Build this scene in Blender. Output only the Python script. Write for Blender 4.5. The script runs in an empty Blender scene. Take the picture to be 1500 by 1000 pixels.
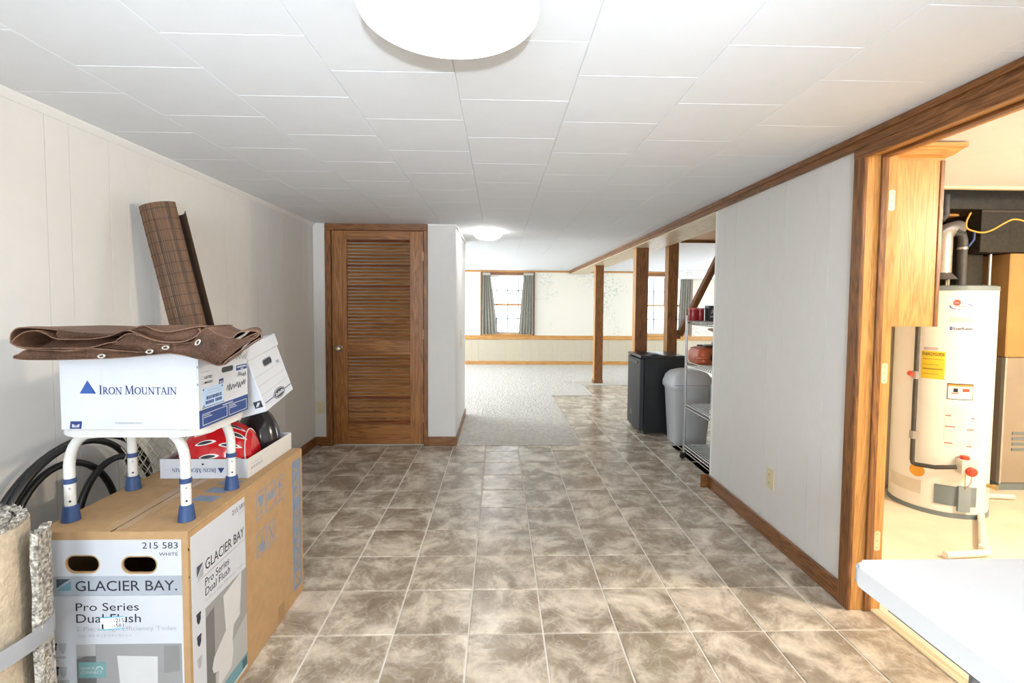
import bpy, bmesh, math, random
from mathutils import Vector, Matrix, noise
random.seed(7)
PI = math.pi
SC = bpy.context.scene
COL = SC.collection

# ------------------------------------------------------------------ camera, world, light, exposure
CAM_H = 1.35
cd = bpy.data.cameras.new('camera')
cam = bpy.data.objects.new('camera', cd); COL.objects.link(cam)
yaw, pit, roll = (math.radians(a) for a in (1.5463, 2.6777, .3876))
F = Vector((math.sin(yaw)*math.cos(pit), math.cos(yaw)*math.cos(pit), -math.sin(pit)))
R0 = Vector((math.cos(yaw), -math.sin(yaw), 0)); U0 = R0.cross(F)
R = R0*math.cos(roll) + U0*math.sin(roll); U = U0*math.cos(roll) - R0*math.sin(roll)
cam.matrix_world = Matrix(((R.x, U.x, -F.x, 0), (R.y, U.y, -F.y, 0), (R.z, U.z, -F.z, CAM_H), (0, 0, 0, 1)))
cd.sensor_width = 36; cd.lens = 16.99; cd.shift_y = -.0144; cd.clip_start = .05; cd.clip_end = 100
SC.camera = cam
W = bpy.data.worlds.new('sky'); SC.world = W; W.use_nodes = True
W.node_tree.nodes['Background'].inputs[0].default_value = (.86, .93, 1, 1)
W.node_tree.nodes['Background'].inputs[1].default_value = 2.2
vs = SC.view_settings
vs.view_transform = 'Standard'; vs.look = 'None'; vs.gamma = 1; vs.use_curve_mapping = False
vs.exposure = 1.02

def lamp(name, kind, loc, power, color, rot=(0, 0, 0), size=.1, size_y=None):
    l = bpy.data.lights.new(name, kind); l.energy = power; l.color = color
    if kind == 'AREA':
        l.shape = 'RECTANGLE'; l.size = size; l.size_y = size_y or size
    else: l.shadow_soft_size = size
    o = bpy.data.objects.new(name, l); COL.objects.link(o); o.location = loc; o.rotation_euler = rot
    return o
DAY = (.86, .93, 1.0)
# the photographer's flash on a stand behind the tripod
fl_ = lamp('camera_flash', 'SPOT', (.12, -.9, 1.27), 165, (.82, .91, 1.0), size=.04)      # bounced off the ceiling
fl_.data.spot_size = math.radians(78); fl_.data.spot_blend = .7
fl_.rotation_euler = Vector((-.2, 1.3, 1.03)).to_track_quat('-Z', 'Y').to_euler()
lamp('flash_spill', 'POINT', (.12, -.9, 1.30), 9, (.93, .965, 1.0), size=.06)
# daylight lamps at unseen windows; the far room's side windows are added for light
lamp('unseen_window_daylight', 'AREA', (-3.63, 7.2, 1.35), 56, DAY, (0, -PI/2, 0), 1.25, 1.6)
lamp('unseen_window_daylight', 'AREA', (-3.63, 9.4, 1.35), 56, DAY, (0, -PI/2, 0), 1.25, 1.6)
lamp('unseen_window_daylight', 'AREA', (5.98, 8.2, 1.35), 56, DAY, (0, PI/2, 0), 1.25, 1.6)
lamp('unseen_window_daylight', 'AREA', (-.3, -2.66, 1.4), 60, DAY, (PI/2, 0, 0), 1.4, 1.0)

# ------------------------------------------------------------------ materials
MATS = {}
def newmat(name):
    m = bpy.data.materials.new(name); m.use_nodes = True
    return m, m.node_tree, m.node_tree.nodes['Principled BSDF']
def mat(name, col, rough=.5, metal=0, var=.06, scale=12, bump=0, bscale=60, spec=.5, emit=0, emitcol=None):
    if name in MATS: return MATS[name]
    m, nt, b = newmat(name); N = nt.nodes; L = nt.links
    b.inputs['Roughness'].default_value = rough; b.inputs['Metallic'].default_value = metal
    b.inputs['Specular IOR Level'].default_value = spec
    tc = N.new('ShaderNodeTexCoord')
    nz = N.new('ShaderNodeTexNoise'); nz.inputs['Scale'].default_value = scale; nz.inputs['Detail'].default_value = 4
    L.new(tc.outputs['Object'], nz.inputs['Vector'])
    rp = N.new('ShaderNodeValToRGB')
    rp.color_ramp.elements[0].position = .3; rp.color_ramp.elements[1].position = .7
    rp.color_ramp.elements[0].color = (*[max(0, c*(1-var)) for c in col], 1)
    rp.color_ramp.elements[1].color = (*[min(1, c*(1+var)) for c in col], 1)
    L.new(nz.outputs['Fac'], rp.inputs['Fac']); L.new(rp.outputs['Color'], b.inputs['Base Color'])
    if bump:
        n2 = N.new('ShaderNodeTexNoise'); n2.inputs['Scale'].default_value = bscale; n2.inputs['Detail'].default_value = 3
        L.new(tc.outputs['Object'], n2.inputs['Vector'])
        bp = N.new('ShaderNodeBump'); bp.inputs['Strength'].default_value = bump; bp.inputs['Distance'].default_value = .01
        L.new(n2.outputs['Fac'], bp.inputs['Height']); L.new(bp.outputs['Normal'], b.inputs['Normal'])
    if emit:
        b.inputs['Emission Color'].default_value = (*(emitcol or col), 1); b.inputs['Emission Strength'].default_value = emit
    MATS[name] = m
    return m
def wood(name, dark, light, axis, rough=.38, ring=16, pores=1.0):
    if name in MATS: return MATS[name]
    m, nt, b = newmat(name); N = nt.nodes; L = nt.links
    tc = N.new('ShaderNodeTexCoord'); mp = N.new('ShaderNodeMapping')
    s = [ring, ring, ring]; s[axis] = ring*.07
    mp.inputs['Scale'].default_value = s
    oi = N.new('ShaderNodeObjectInfo'); ml = N.new('ShaderNodeMath'); ml.operation = 'MULTIPLY'; ml.inputs[1].default_value = 37
    L.new(oi.outputs['Random'], ml.inputs[0]); L.new(ml.outputs[0], mp.inputs['Location'])
    L.new(tc.outputs['Object'], mp.inputs['Vector'])
    n1 = N.new('ShaderNodeTexNoise'); n1.inputs['Scale'].default_value = 1.3; n1.inputs['Detail'].default_value = 3; n1.inputs['Distortion'].default_value = 1.2
    L.new(mp.outputs['Vector'], n1.inputs['Vector'])
    mm = N.new('ShaderNodeMath'); mm.operation = 'MULTIPLY'; mm.inputs[1].default_value = 7
    L.new(n1.outputs['Fac'], mm.inputs[0])
    fr = N.new('ShaderNodeMath'); fr.operation = 'PINGPONG'; fr.inputs[1].default_value = .5
    L.new(mm.outputs[0], fr.inputs[0])
    n2 = N.new('ShaderNodeTexNoise'); n2.inputs['Scale'].default_value = 9; n2.inputs['Detail'].default_value = 6; n2.inputs['Roughness'].default_value = .7
    L.new(mp.outputs['Vector'], n2.inputs['Vector'])
    ad = N.new('ShaderNodeMath'); ad.operation = 'ADD'
    m3 = N.new('ShaderNodeMath'); m3.operation = 'MULTIPLY'; m3.inputs[1].default_value = pores
    L.new(n2.outputs['Fac'], m3.inputs[0]); L.new(fr.outputs[0], ad.inputs[0]); L.new(m3.outputs[0], ad.inputs[1])
    rp = N.new('ShaderNodeValToRGB'); e = rp.color_ramp.elements
    e[0].position = .35; e[0].color = (*dark, 1); e[1].position = .95; e[1].color = (*light, 1)
    L.new(ad.outputs[0], rp.inputs['Fac']); L.new(rp.outputs['Color'], b.inputs['Base Color'])
    b.inputs['Roughness'].default_value = rough
    bp = N.new('ShaderNodeBump'); bp.inputs['Strength'].default_value = .12; bp.inputs['Distance'].default_value = .003
    L.new(ad.outputs[0], bp.inputs['Height']); L.new(bp.outputs['Normal'], b.inputs['Normal'])
    MATS[name] = m
    return m
OD, OL = (.075, .025, .006), (.27, .108, .030)
OAK = [wood('oak_grain_'+a, OD, OL, i) for i, a in enumerate('xyz')]
DARKD, DARKL = (.20, .072, .016), (.42, .18, .050)
DOORW = [wood('door_wood_'+a, DARKD, DARKL, i, ring=11, pores=.7) for i, a in enumerate('xyz')]
PALE = [wood('pale_wood_'+a, (.50, .36, .20), (.72, .60, .42), i, ring=12) for i, a in enumerate('xyz')]
GOLD = [wood('golden_oak_'+a, (.36, .155, .036), (.57, .29, .085), i, ring=13) for i, a in enumerate('xyz')]
PANELW = mat('painted_panel', (.70, .685, .655), .55, var=.015, bump=.03, bscale=90)
CEILW = mat('ceiling_tile_white', (.76, .785, .815), .7, var=.012, bump=.03, bscale=140)
WHITE = mat('white_paint', (.78, .77, .74), .5, var=.01)
PLASTW = mat('white_plastic', (.76, .785, .81), .42, var=.01)
STEEL = mat('chrome_wire', (.42, .42, .42), .34, 1, var=.03)
BLACK = mat('black_plastic', (.012, .012, .013), .35, var=.1)
NAVY = mat('navy_rubber', (.02, .055, .16), .5, var=.08)
INKN = mat('navy_ink', (.012, .03, .16), .6, var=.03)
INKB = mat('black_ink', (.018, .02, .03), .6, var=.03)
INKG = mat('grey_ink', (.36, .38, .41), .6, var=.03)
IVORY = mat('ivory_plastic', (.70, .60, .40), .4, var=.01)
BRASSN = mat('antique_nickel', (.42, .36, .28), .25, 1, var=.05)
BRASS = mat('brass_hinge', (.50, .38, .18), .35, 1, var=.05)

def stone_mat():
    m, nt, b = newmat('stone_look_floor_tile'); N = nt.nodes; L = nt.links
    ge = N.new('ShaderNodeNewGeometry'); oi = N.new('ShaderNodeObjectInfo')
    ml = N.new('ShaderNodeVectorMath'); ml.operation = 'SCALE'; ml.inputs[0].default_value = (31, 17, 0)
    L.new(oi.outputs['Random'], ml.inputs['Scale'])
    ad = N.new('ShaderNodeVectorMath'); ad.operation = 'ADD'
    L.new(ge.outputs['Position'], ad.inputs[0]); L.new(ml.outputs[0], ad.inputs[1])
    n1 = N.new('ShaderNodeTexNoise'); n1.inputs['Scale'].default_value = 5.5; n1.inputs['Detail'].default_value = 11; n1.inputs['Roughness'].default_value = .68; n1.inputs['Distortion'].default_value = .45
    L.new(ad.outputs[0], n1.inputs['Vector'])
    r1 = N.new('ShaderNodeValToRGB'); e = r1.color_ramp.elements
    e[0].position = .30; e[0].color = (.205, .155, .108, 1); e[1].position = .72; e[1].color = (.82, .75, .64, 1)
    a = e.new(.46); a.color = (.34, .28, .213, 1); a = e.new(.58); a.color = (.60, .52, .42, 1)
    L.new(n1.outputs['Fac'], r1.inputs['Fac'])
    n2 = N.new('ShaderNodeTexNoise'); n2.inputs['Scale'].default_value = 8; n2.inputs['Detail'].default_value = 8; n2.inputs['Distortion'].default_value = .8
    L.new(ad.outputs[0], n2.inputs['Vector'])
    r2 = N.new('ShaderNodeValToRGB'); e = r2.color_ramp.elements
    e[0].position = .475; e[0].color = (0, 0, 0, 1); e[1].position = .5; e[1].color = (1, 1, 1, 1)
    a = e.new(.525); a.color = (0, 0, 0, 1)
    L.new(n2.outputs['Fac'], r2.inputs['Fac'])
    mx = N.new('ShaderNodeMixRGB'); mx.inputs['Color2'].default_value = (.78, .72, .62, 1)
    m5 = N.new('ShaderNodeMath'); m5.operation = 'MULTIPLY'; m5.inputs[1].default_value = .24
    L.new(r2.outputs['Color'], m5.inputs[0]); L.new(m5.outputs[0], mx.inputs['Fac'])
    L.new(r1.outputs['Color'], mx.inputs['Color1'])
    L.new(mx.outputs['Color'], b.inputs['Base Color'])
    b.inputs['Roughness'].default_value = .23
    bp = N.new('ShaderNodeBump'); bp.inputs['Strength'].default_value = .05; bp.inputs['Distance'].default_value = .004
    L.new(n1.outputs['Fac'], bp.inputs['Height']); L.new(bp.outputs['Normal'], b.inputs['Normal'])
    return m
STONE = stone_mat()
GROUT = mat('tile_grout', (.74, .69, .61), .85, var=.06, scale=20)

def carpet_mat(name, c1, c2, scale, strength=.8):
    m, nt, b = newmat(name); N = nt.nodes; L = nt.links
    tc = N.new('ShaderNodeTexCoord')
    v = N.new('ShaderNodeTexVoronoi'); v.inputs['Scale'].default_value = scale
    n = N.new('ShaderNodeTexNoise'); n.inputs['Scale'].default_value = scale*.7; n.inputs['Detail'].default_value = 5
    L.new(tc.outputs['Object'], v.inputs['Vector']); L.new(tc.outputs['Object'], n.inputs['Vector'])
    r = N.new('ShaderNodeValToRGB'); r.color_ramp.elements[0].color = (*c1, 1); r.color_ramp.elements[1].color = (*c2, 1)
    r.color_ramp.elements[0].position = .3; r.color_ramp.elements[1].position = .7
    L.new(n.outputs['Fac'], r.inputs['Fac']); L.new(r.outputs['Color'], b.inputs['Base Color'])
    b.inputs['Roughness'].default_value = .95; b.inputs['Specular IOR Level'].default_value = .1
    bp = N.new('ShaderNodeBump'); bp.inputs['Strength'].default_value = strength; bp.inputs['Distance'].default_value = .012
    L.new(v.outputs['Distance'], bp.inputs['Height']); L.new(bp.outputs['Normal'], b.inputs['Normal'])
    return m
CARPET = carpet_mat('loop_carpet', (.50, .47, .42), (.66, .63, .58), 34)
SHAG = carpet_mat('grey_shag_pile', (.16, .15, .13), (.74, .70, .62), 120)

def wallpaper_mat():
    m, nt, b = newmat('speckled_wallpaper'); N = nt.nodes; L = nt.links
    tc = N.new('ShaderNodeTexCoord')
    n1 = N.new('ShaderNodeTexNoise'); n1.inputs['Scale'].default_value = 1.1; n1.inputs['Detail'].default_value = 2
    n2 = N.new('ShaderNodeTexNoise'); n2.inputs['Scale'].default_value = 22; n2.inputs['Detail'].default_value = 4
    for n in (n1, n2): L.new(tc.outputs['Object'], n.inputs['Vector'])
    r1 = N.new('ShaderNodeValToRGB'); r1.color_ramp.elements[0].position = .48; r1.color_ramp.elements[1].position = .62
    r2 = N.new('ShaderNodeValToRGB'); r2.color_ramp.elements[0].position = .50; r2.color_ramp.elements[1].position = .66
    L.new(n1.outputs['Fac'], r1.inputs['Fac']); L.new(n2.outputs['Fac'], r2.inputs['Fac'])
    mu = N.new('ShaderNodeMath'); mu.operation = 'MULTIPLY'
    L.new(r1.outputs['Color'], mu.inputs[0]); L.new(r2.outputs['Color'], mu.inputs[1])
    mx = N.new('ShaderNodeMixRGB'); mx.inputs['Color1'].default_value = (.72, .69, .60, 1); mx.inputs['Color2'].default_value = (.40, .46, .43, 1)
    L.new(mu.outputs[0], mx.inputs['Fac']); L.new(mx.outputs['Color'], b.inputs['Base Color'])
    b.inputs['Roughness'].default_value = .7
    return m
WALLPAPER = wallpaper_mat()
def glass_mat():
    m = bpy.data.materials.new('window_glass'); m.use_nodes = True; nt = m.node_tree; nt.nodes.clear()
    o = nt.nodes.new('ShaderNodeOutputMaterial'); t = nt.nodes.new('ShaderNodeBsdfTransparent'); g = nt.nodes.new('ShaderNodeBsdfGlossy')
    g.inputs['Roughness'].default_value = .02
    mx = nt.nodes.new('ShaderNodeMixShader'); mx.inputs[0].default_value = .06
    nt.links.new(t.outputs[0], mx.inputs[1]); nt.links.new(g.outputs[0], mx.inputs[2]); nt.links.new(mx.outputs[0], o.inputs[0])
    return m
GLASS = glass_mat()
CARDB = mat('brown_cardboard', (.40, .25, .12), .8, var=.07, scale=30, bump=.05, bscale=40)
CARDIN = mat('cardboard_core', (.44, .28, .14), .85)
CARDW = mat('white_cardboard', (.53, .555, .60), .7, var=.015)

# ------------------------------------------------------------------ mesh helpers
def tag(o, label=None, cat=None, group=None, kind=None):
    if label: o['label'] = label
    if cat: o['category'] = cat
    if group: o['group'] = group
    if kind: o['kind'] = kind
    return o
def ob(name, me, m, parent=None, loc=(0, 0, 0), rot=(0, 0, 0)):
    o = bpy.data.objects.new(name, me); COL.objects.link(o)
    o.location = loc; o.rotation_euler = rot
    if parent: o.parent = parent
    if m and not me.materials: me.materials.append(m)
    return o
def empty(name, loc=(0, 0, 0), rot=(0, 0, 0), label=None, cat=None, group=None, kind=None):
    o = bpy.data.objects.new(name, None); COL.objects.link(o); o.empty_display_size = .05
    o.location = loc; o.rotation_euler = rot
    return tag(o, label, cat, group, kind)
def fin(bm, name, smooth=False, recalc=True):
    if recalc: bmesh.ops.recalc_face_normals(bm, faces=bm.faces)
    me = bpy.data.meshes.new(name); bm.to_mesh(me); bm.free()
    if smooth:
        for p in me.polygons: p.use_smooth = True
        me.set_sharp_from_angle(angle=math.radians(38))
    return me
def add_box(bm, x0, x1, y0, y1, z0, z1, bev=0, seg=1, mtx=None):
    vs_ = [bm.verts.new(v) for v in ((x0,y0,z0),(x1,y0,z0),(x1,y1,z0),(x0,y1,z0),(x0,y0,z1),(x1,y0,z1),(x1,y1,z1),(x0,y1,z1))]
    fs = [bm.faces.new([vs_[i] for i in f]) for f in ((3,2,1,0),(4,5,6,7),(0,1,5,4),(1,2,6,5),(2,3,7,6),(3,0,4,7))]
    if bev:
        es = list({e for f in fs for e in f.edges})
        r = bmesh.ops.bevel(bm, geom=es, offset=bev, segments=seg, affect='EDGES', profile=.5)
        vs_ = list({v for f in r['faces'] for v in f.verts} | {v for v in vs_ if v.is_valid})
    if mtx: bmesh.ops.transform(bm, matrix=mtx, verts=vs_)
    return vs_
def boxm(x0, x1, y0, y1, z0, z1, bev=0, seg=1, smooth=False):
    bm = bmesh.new(); add_box(bm, x0, x1, y0, y1, z0, z1, bev, seg)
    return fin(bm, 'box', smooth)
def bx(name, x0, x1, y0, y1, z0, z1, m, parent=None, bev=0, seg=1, smooth=False):
    """box with its own origin at the base centre; coordinates are in the parent's space"""
    cx, cy = (x0+x1)/2, (y0+y1)/2
    return ob(name, boxm(x0-cx, x1-cx, y0-cy, y1-cy, 0, z1-z0, bev, seg, smooth), m, parent, (cx, cy, z0))
def frame_of(d):
    d = d.normalized(); a = Vector((0, 0, 1)) if abs(d.z) < .9 else Vector((1, 0, 0))
    u = d.cross(a).normalized(); return u, d.cross(u).normalized()
def add_tube(bm, pts, r, seg=10, caps=True, closed=False):
    pts = [Vector(p) for p in pts]; rings = []; n = len(pts)
    rr = r if isinstance(r, (list, tuple)) else [r]*n
    pu = None
    for i, p in enumerate(pts):
        if closed: d = pts[(i+1) % n]-pts[i-1]
        else: d = (pts[min(i+1, n-1)]-pts[max(i-1, 0)])
        d.normalize()
        if pu is None: u, v = frame_of(d)
        else:
            u = (pu-d*pu.dot(d)).normalized(); v = d.cross(u)
        pu = u
        rings.append([bm.verts.new(p+(u*math.cos(2*PI*k/seg)+v*math.sin(2*PI*k/seg))*rr[i]) for k in range(seg)])
    for i in range(n if closed else n-1):
        a, b = rings[i], rings[(i+1) % n]
        for k in range(seg): bm.faces.new((a[k], a[(k+1) % seg], b[(k+1) % seg], b[k]))
    if caps and not closed:
        bm.faces.new(rings[0][::-1]); bm.faces.new(rings[-1])
def tube(name, pts, r, m, parent=None, seg=10, closed=False):
    bm = bmesh.new(); add_tube(bm, pts, r, seg, closed=closed)
    return ob(name, fin(bm, name, True), m, parent)
def add_lathe(bm, prof, seg=28, c=(0, 0), mtx=None, cap=True):
    rings = []
    for r, z in prof:
        rings.append([bm.verts.new((c[0]+r*math.cos(2*PI*k/seg), c[1]+r*math.sin(2*PI*k/seg), z)) for k in range(seg)])
    for a, b in zip(rings, rings[1:]):
        for k in range(seg): bm.faces.new((a[k], a[(k+1) % seg], b[(k+1) % seg], b[k]))
    if cap:
        bm.faces.new(rings[0][::-1]); bm.faces.new(rings[-1])
    if mtx: bmesh.ops.transform(bm, matrix=mtx, verts=[v for r in rings for v in r])
def lathe(name, prof, m, parent=None, loc=(0, 0, 0), rot=(0, 0, 0), seg=28, cap=True):
    bm = bmesh.new(); add_lathe(bm, prof, seg, cap=cap)
    return ob(name, fin(bm, name, True), m, parent, loc, rot)
def prism(name, poly, depth, m, parent=None, mtx=None, loc=(0, 0, 0), bev=0, smooth=False):
    """polygon in local XY extruded along +Z by depth, then mapped by mtx"""
    bm = bmesh.new()
    a = [bm.verts.new((x, y, 0)) for x, y in poly]; b = [bm.verts.new((x, y, depth)) for x, y in poly]
    n = len(poly)
    bm.faces.new(a[::-1]); bm.faces.new(b)
    for i in range(n): bm.faces.new((a[i], a[(i+1) % n], b[(i+1) % n], b[i]))
    if bev: bmesh.ops.bevel(bm, geom=list(bm.edges), offset=bev, segments=2, affect='EDGES')
    if mtx: bmesh.ops.transform(bm, matrix=mtx, verts=list(bm.verts))
    return ob(name, fin(bm, name, smooth), m, parent, loc)
def rrect(x0, x1, y0, y1, r, n=5):
    out = []
    for cx, cy, a0 in ((x1-r, y0+r, -PI/2), (x1-r, y1-r, 0), (x0+r, y1-r, PI/2), (x0+r, y0+r, PI)):
        for k in range(n+1):
            a = a0+PI/2*k/n; out.append((cx+r*math.cos(a), cy+r*math.sin(a)))
    return out
# planes for print: local (u,v,w) -> face of a box.  w points out of the face
def FRONT(y): return Matrix(((1,0,0,0),(0,0,-1,y),(0,1,0,0),(0,0,0,1)))       # facing -Y: u=X v=Z
def RIGHT(x): return Matrix(((0,0,1,x),(1,0,0,0),(0,1,0,0),(0,0,0,1)))        # facing +X: u=Y v=Z
def LEFTF(x): return Matrix(((0,0,-1,x),(-1,0,0,0),(0,1,0,0),(0,0,0,1)))      # facing -X: u=-Y v=Z
def TOP(z): return Matrix(((1,0,0,0),(0,1,0,0),(0,0,1,z),(0,0,0,1)))
def rect(name, u0, u1, v0, v1, m, parent, mtx, t=.0006, off=0):
    return prism(name, [(u0, v0), (u1, v0), (u1, v1), (u0, v1)], t, m, parent, mtx @ Matrix.Translation((0, 0, off)))
def polyp(name, pts, m, parent, mtx, t=.0006, off=0):
    return prism(name, pts, t, m, parent, mtx @ Matrix.Translation((0, 0, off)))
TXT = {}
def text_mesh(s, bold=0):
    k = (s, bold)
    if k not in TXT:
        c = bpy.data.curves.new('t', 'FONT'); c.body = s; c.resolution_u = 3; c.offset = bold; c.size = 1
        o = bpy.data.objects.new('t', c); COL.objects.link(o)
        bpy.context.view_layer.update()
        dg = bpy.context.evaluated_depsgraph_get()
        me = bpy.data.meshes.new_from_object(o.evaluated_get(dg), depsgraph=dg)
        bpy.data.objects.remove(o); TXT[k] = [Vector(v.co) for v in me.vertices], [tuple(p.vertices) for p in me.polygons]
        bpy.data.meshes.remove(me)
    return TXT[k]
def text(s, u0, u1, v0, v1, m, parent, mtx, off=.0012, bold=0, rot180=False, name='lettering'):
    V, Fc = text_mesh(s, bold)
    xs = [v.x for v in V]; ys = [v.y for v in V]
    ax, bx_, ay, by_ = min(xs), max(xs), min(ys), max(ys)
    out = []
    for v in V:
        a = (v.x-ax)/(bx_-ax); b = (v.y-ay)/(by_-ay)
        if rot180: a, b = 1-a, 1-b
        out.append(mtx @ Vector((u0+(u1-u0)*a, v0+(v1-v0)*b, off)))
    me = bpy.data.meshes.new(name); me.from_pydata(out, [], Fc); me.update()
    return ob(name, me, m, parent)
# a small hand-drawn serif alphabet (unit cap height) made of strokes
def serif_word(words, u0, u1, v0, h, m, parent, mtx, off=.0012, rot180=False):
    """words: list of (text, size factor) letters laid out left to right"""
    quads = []; x = 0
    TH, TN, SR = .13, .055, .05
    def bar(x0, y0, x1, y1, w):
        d = Vector((x1-x0, y1-y0)); n = Vector((-d.y, d.x)).normalized()*w/2
        quads.append([(x0-n.x, y0-n.y), (x1-n.x, y1-n.y), (x1+n.x, y1+n.y), (x0+n.x, y0+n.y)])
    def ser(cx, y, w=.34): bar(cx-w/2, y, cx+w/2, y, SR)
    def arc(cx, cy, rx, ry, a0, a1, w0, w1, n=12):
        for k in range(n):
            a, b = a0+(a1-a0)*k/n, a0+(a1-a0)*(k+1)/n
            def w(t): return w0*abs(math.cos(t))+w1*abs(math.sin(t))
            quads.append([(cx+(rx-w(a)/2)*math.cos(a), cy+(ry-w(a)/2)*math.sin(a)), (cx+(rx+w(a)/2)*math.cos(a), cy+(ry+w(a)/2)*math.sin(a)),
                          (cx+(rx+w(b)/2)*math.cos(b), cy+(ry+w(b)/2)*math.sin(b)), (cx+(rx-w(b)/2)*math.cos(b), cy+(ry-w(b)/2)*math.sin(b))])
    def glyph(c):
        if c == 'I': bar(.18, 0, .18, 1, TH); ser(.18, .025); ser(.18, .975); return .38
        if c == 'R':
            bar(.2, 0, .2, 1, TH); ser(.2, .025); ser(.2, .975); arc(.3, .73, .27, .23, PI/2, -PI/2, TH, TN)
            bar(.2, .97, .32, .97, TN); bar(.2, .5, .32, .5, TN); bar(.36, .5, .74, 0, TH); ser(.74, .025, .2); return .84
        if c == 'O': arc(.44, .5, .37, .47, 0, 2*PI, TH, TN, 22); return .90
        if c == 'N':
            bar(.18, 0, .18, 1, TN); bar(.14, 1, .78, 0, TH); bar(.78, 0, .78, 1, TN); ser(.18, .025); ser(.78, .975); ser(.12, .975, .2); return .98
        if c == 'M':
            bar(.16, 0, .2, 1, TN); bar(.2, 1, .52, .05, TH); bar(.52, .05, .84, 1, TN); bar(.86, 1, .9, 0, TH); ser(.16, .025); ser(.9, .025); ser(.16, .975, .2); ser(.9, .975, .2); return 1.1
        if c == 'U':
            bar(.2, .3, .2, 1, TH); bar(.72, .3, .72, 1, TN); arc(.46, .32, .26, .3, PI, 2*PI, TH*.8, TN); ser(.2, .975); ser(.72, .975); return .92
        if c == 'T':
            bar(.38, 0, .38, 1, TH); bar(.04, .97, .72, .97, TN); bar(.05, .98, .05, .8, TN); bar(.71, .98, .71, .8, TN); ser(.38, .025); return .76
        if c == 'A':
            bar(.1, 0, .42, 1, TN); bar(.4, 1, .76, 0, TH); bar(.22, .36, .62, .36, TN); ser(.1, .025, .24); ser(.76, .025, .3); return .88
        return .4
    out = []
    for t, s in words:
        for c in t:
            q0 = len(quads); adv = glyph(c)
            for q in quads[q0:]: out.append([(x+px*s, py*s) for px, py in q])
            x += adv*s
    bm = bmesh.new()
    for q in out:
        vv = []
        for px, py in q:
            a, b = px/x, py
            if rot180: a, b = 1-a, 1-b
            vv.append(bm.verts.new(mtx @ Vector((u0+(u1-u0)*a, v0+h*b, off))))
        bm.faces.new(vv)
    return ob('lettering', fin(bm, 'lettering', recalc=False), m, parent)

# ------------------------------------------------------------------ setting: floor
HC = 2.09
XL, XR, YD = -1.735, 1.57, 4.57
fl = tag(ob('floor', boxm(-3.6, 5.9, -2.6, 10.72, -.12, -.004), GROUT), 'tan stone-look tile floor with pale grout lines', 'floor', kind='structure')
TP = .307; TX0 = -.118; TY0 = 1.922
def tile_mesh(w, d): return boxm(-w/2, w/2, -d/2, d/2, -.02, 0, .0022)
full_tile = tile_mesh(TP-.0075, TP-.0075); full_tile.materials.append(STONE)
def in_floor(x, y):
    if y < 3.49: return XL < x < XR+.09
    if y < YD: return XL < x < 2.9
    if y < 7.05: return .79 < x < 3.6
    if y < 8.0: return 1.39 < x < 3.6
    return False
near = []; rest = []
for i in range(-7, 14):
    for j in range(-15, 22):
        x0, x1 = TX0+i*TP, TX0+(i+1)*TP; y0, y1 = TY0+j*TP, TY0+(j+1)*TP
        xm, ym = (x0+x1)/2, (y0+y1)/2
        if not (in_floor(xm, ym) or in_floor(x0+.06, ym) or in_floor(x1-.06, ym)): continue
        a0, a1, b0, b1 = x0, x1, y0, y1
        if ym < 3.49: a0, a1 = max(a0, XL), min(a1, XR+.09)
        if ym < YD and b1 > YD and xm < .79: b1 = YD
        if ym > YD: a0 = max(a0, 1.39 if ym > 7.05 else .79)
        b1 = min(b1, 8.0)
        if ym < 7.05 < b1 and xm < 1.39: b1 = 7.05
        if a1-a0 < .02 or b1-b0 < .02: continue
        inside = -1.35 < xm < -.92 and 1.43 < ym < 2.24
        (rest if (ym < .75 or inside or xm > 2.7) else near).append((a0, a1, b0, b1))
near.sort(key=lambda t: t[2])
rest += near[290:]; near = near[:290]
for a0, a1, b0, b1 in near:
    w, d = a1-a0, b1-b0
    if abs(w-TP) < .002 and abs(d-TP) < .002: me = full_tile
    else: me = tile_mesh(w-.0075, d-.0075); me.materials.append(STONE)
    ob('tile', me, None, fl, ((a0+a1)/2, (b0+b1)/2, 0))
bm = bmesh.new()
for a0, a1, b0, b1 in rest: add_box(bm, a0+.004, a1-.004, b0+.004, b1-.004, -.02, 0, .0022)
tag(ob('tile_field', fin(bm, 'tile_field'), STONE, fl), kind='stuff')
# carpet (L shaped, low pile)
def slab(name, poly, z0, z1, m, parent=None): return prism(name, poly, z1-z0, m, parent, None, (0, 0, z0))
tag(slab('carpet', [(-.395, YD), (.785, YD), (.785, 7.05), (1.385, 7.05), (1.385, 8.0), (5.9, 8.0), (5.9, 10.70), (-3.5, 10.70), (-3.5, 5.84), (-.395, 5.84)], -.004, .009, CARPET),
    'pale patterned loop carpet of the far room running up to the tiles', 'carpet', kind='structure')
# utility room floor
CONC = mat('painted_concrete', (.74, .64, .50), .6, var=.14, scale=2.6, bump=.05, bscale=30)
tag(ob('floor', boxm(1.665, 5.2, -.6, 4.55, -.006, .0), CONC), 'bare sealed concrete floor of the utility room', 'floor', kind='structure')

# ------------------------------------------------------------------ setting: ceiling
ce = tag(ob('ceiling', boxm(-3.6, 5.9, -2.6, 10.9, HC+.004, HC+.1), CEILW), 'low white ceiling of staggered square tiles', 'ceiling', kind='structure')
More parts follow.
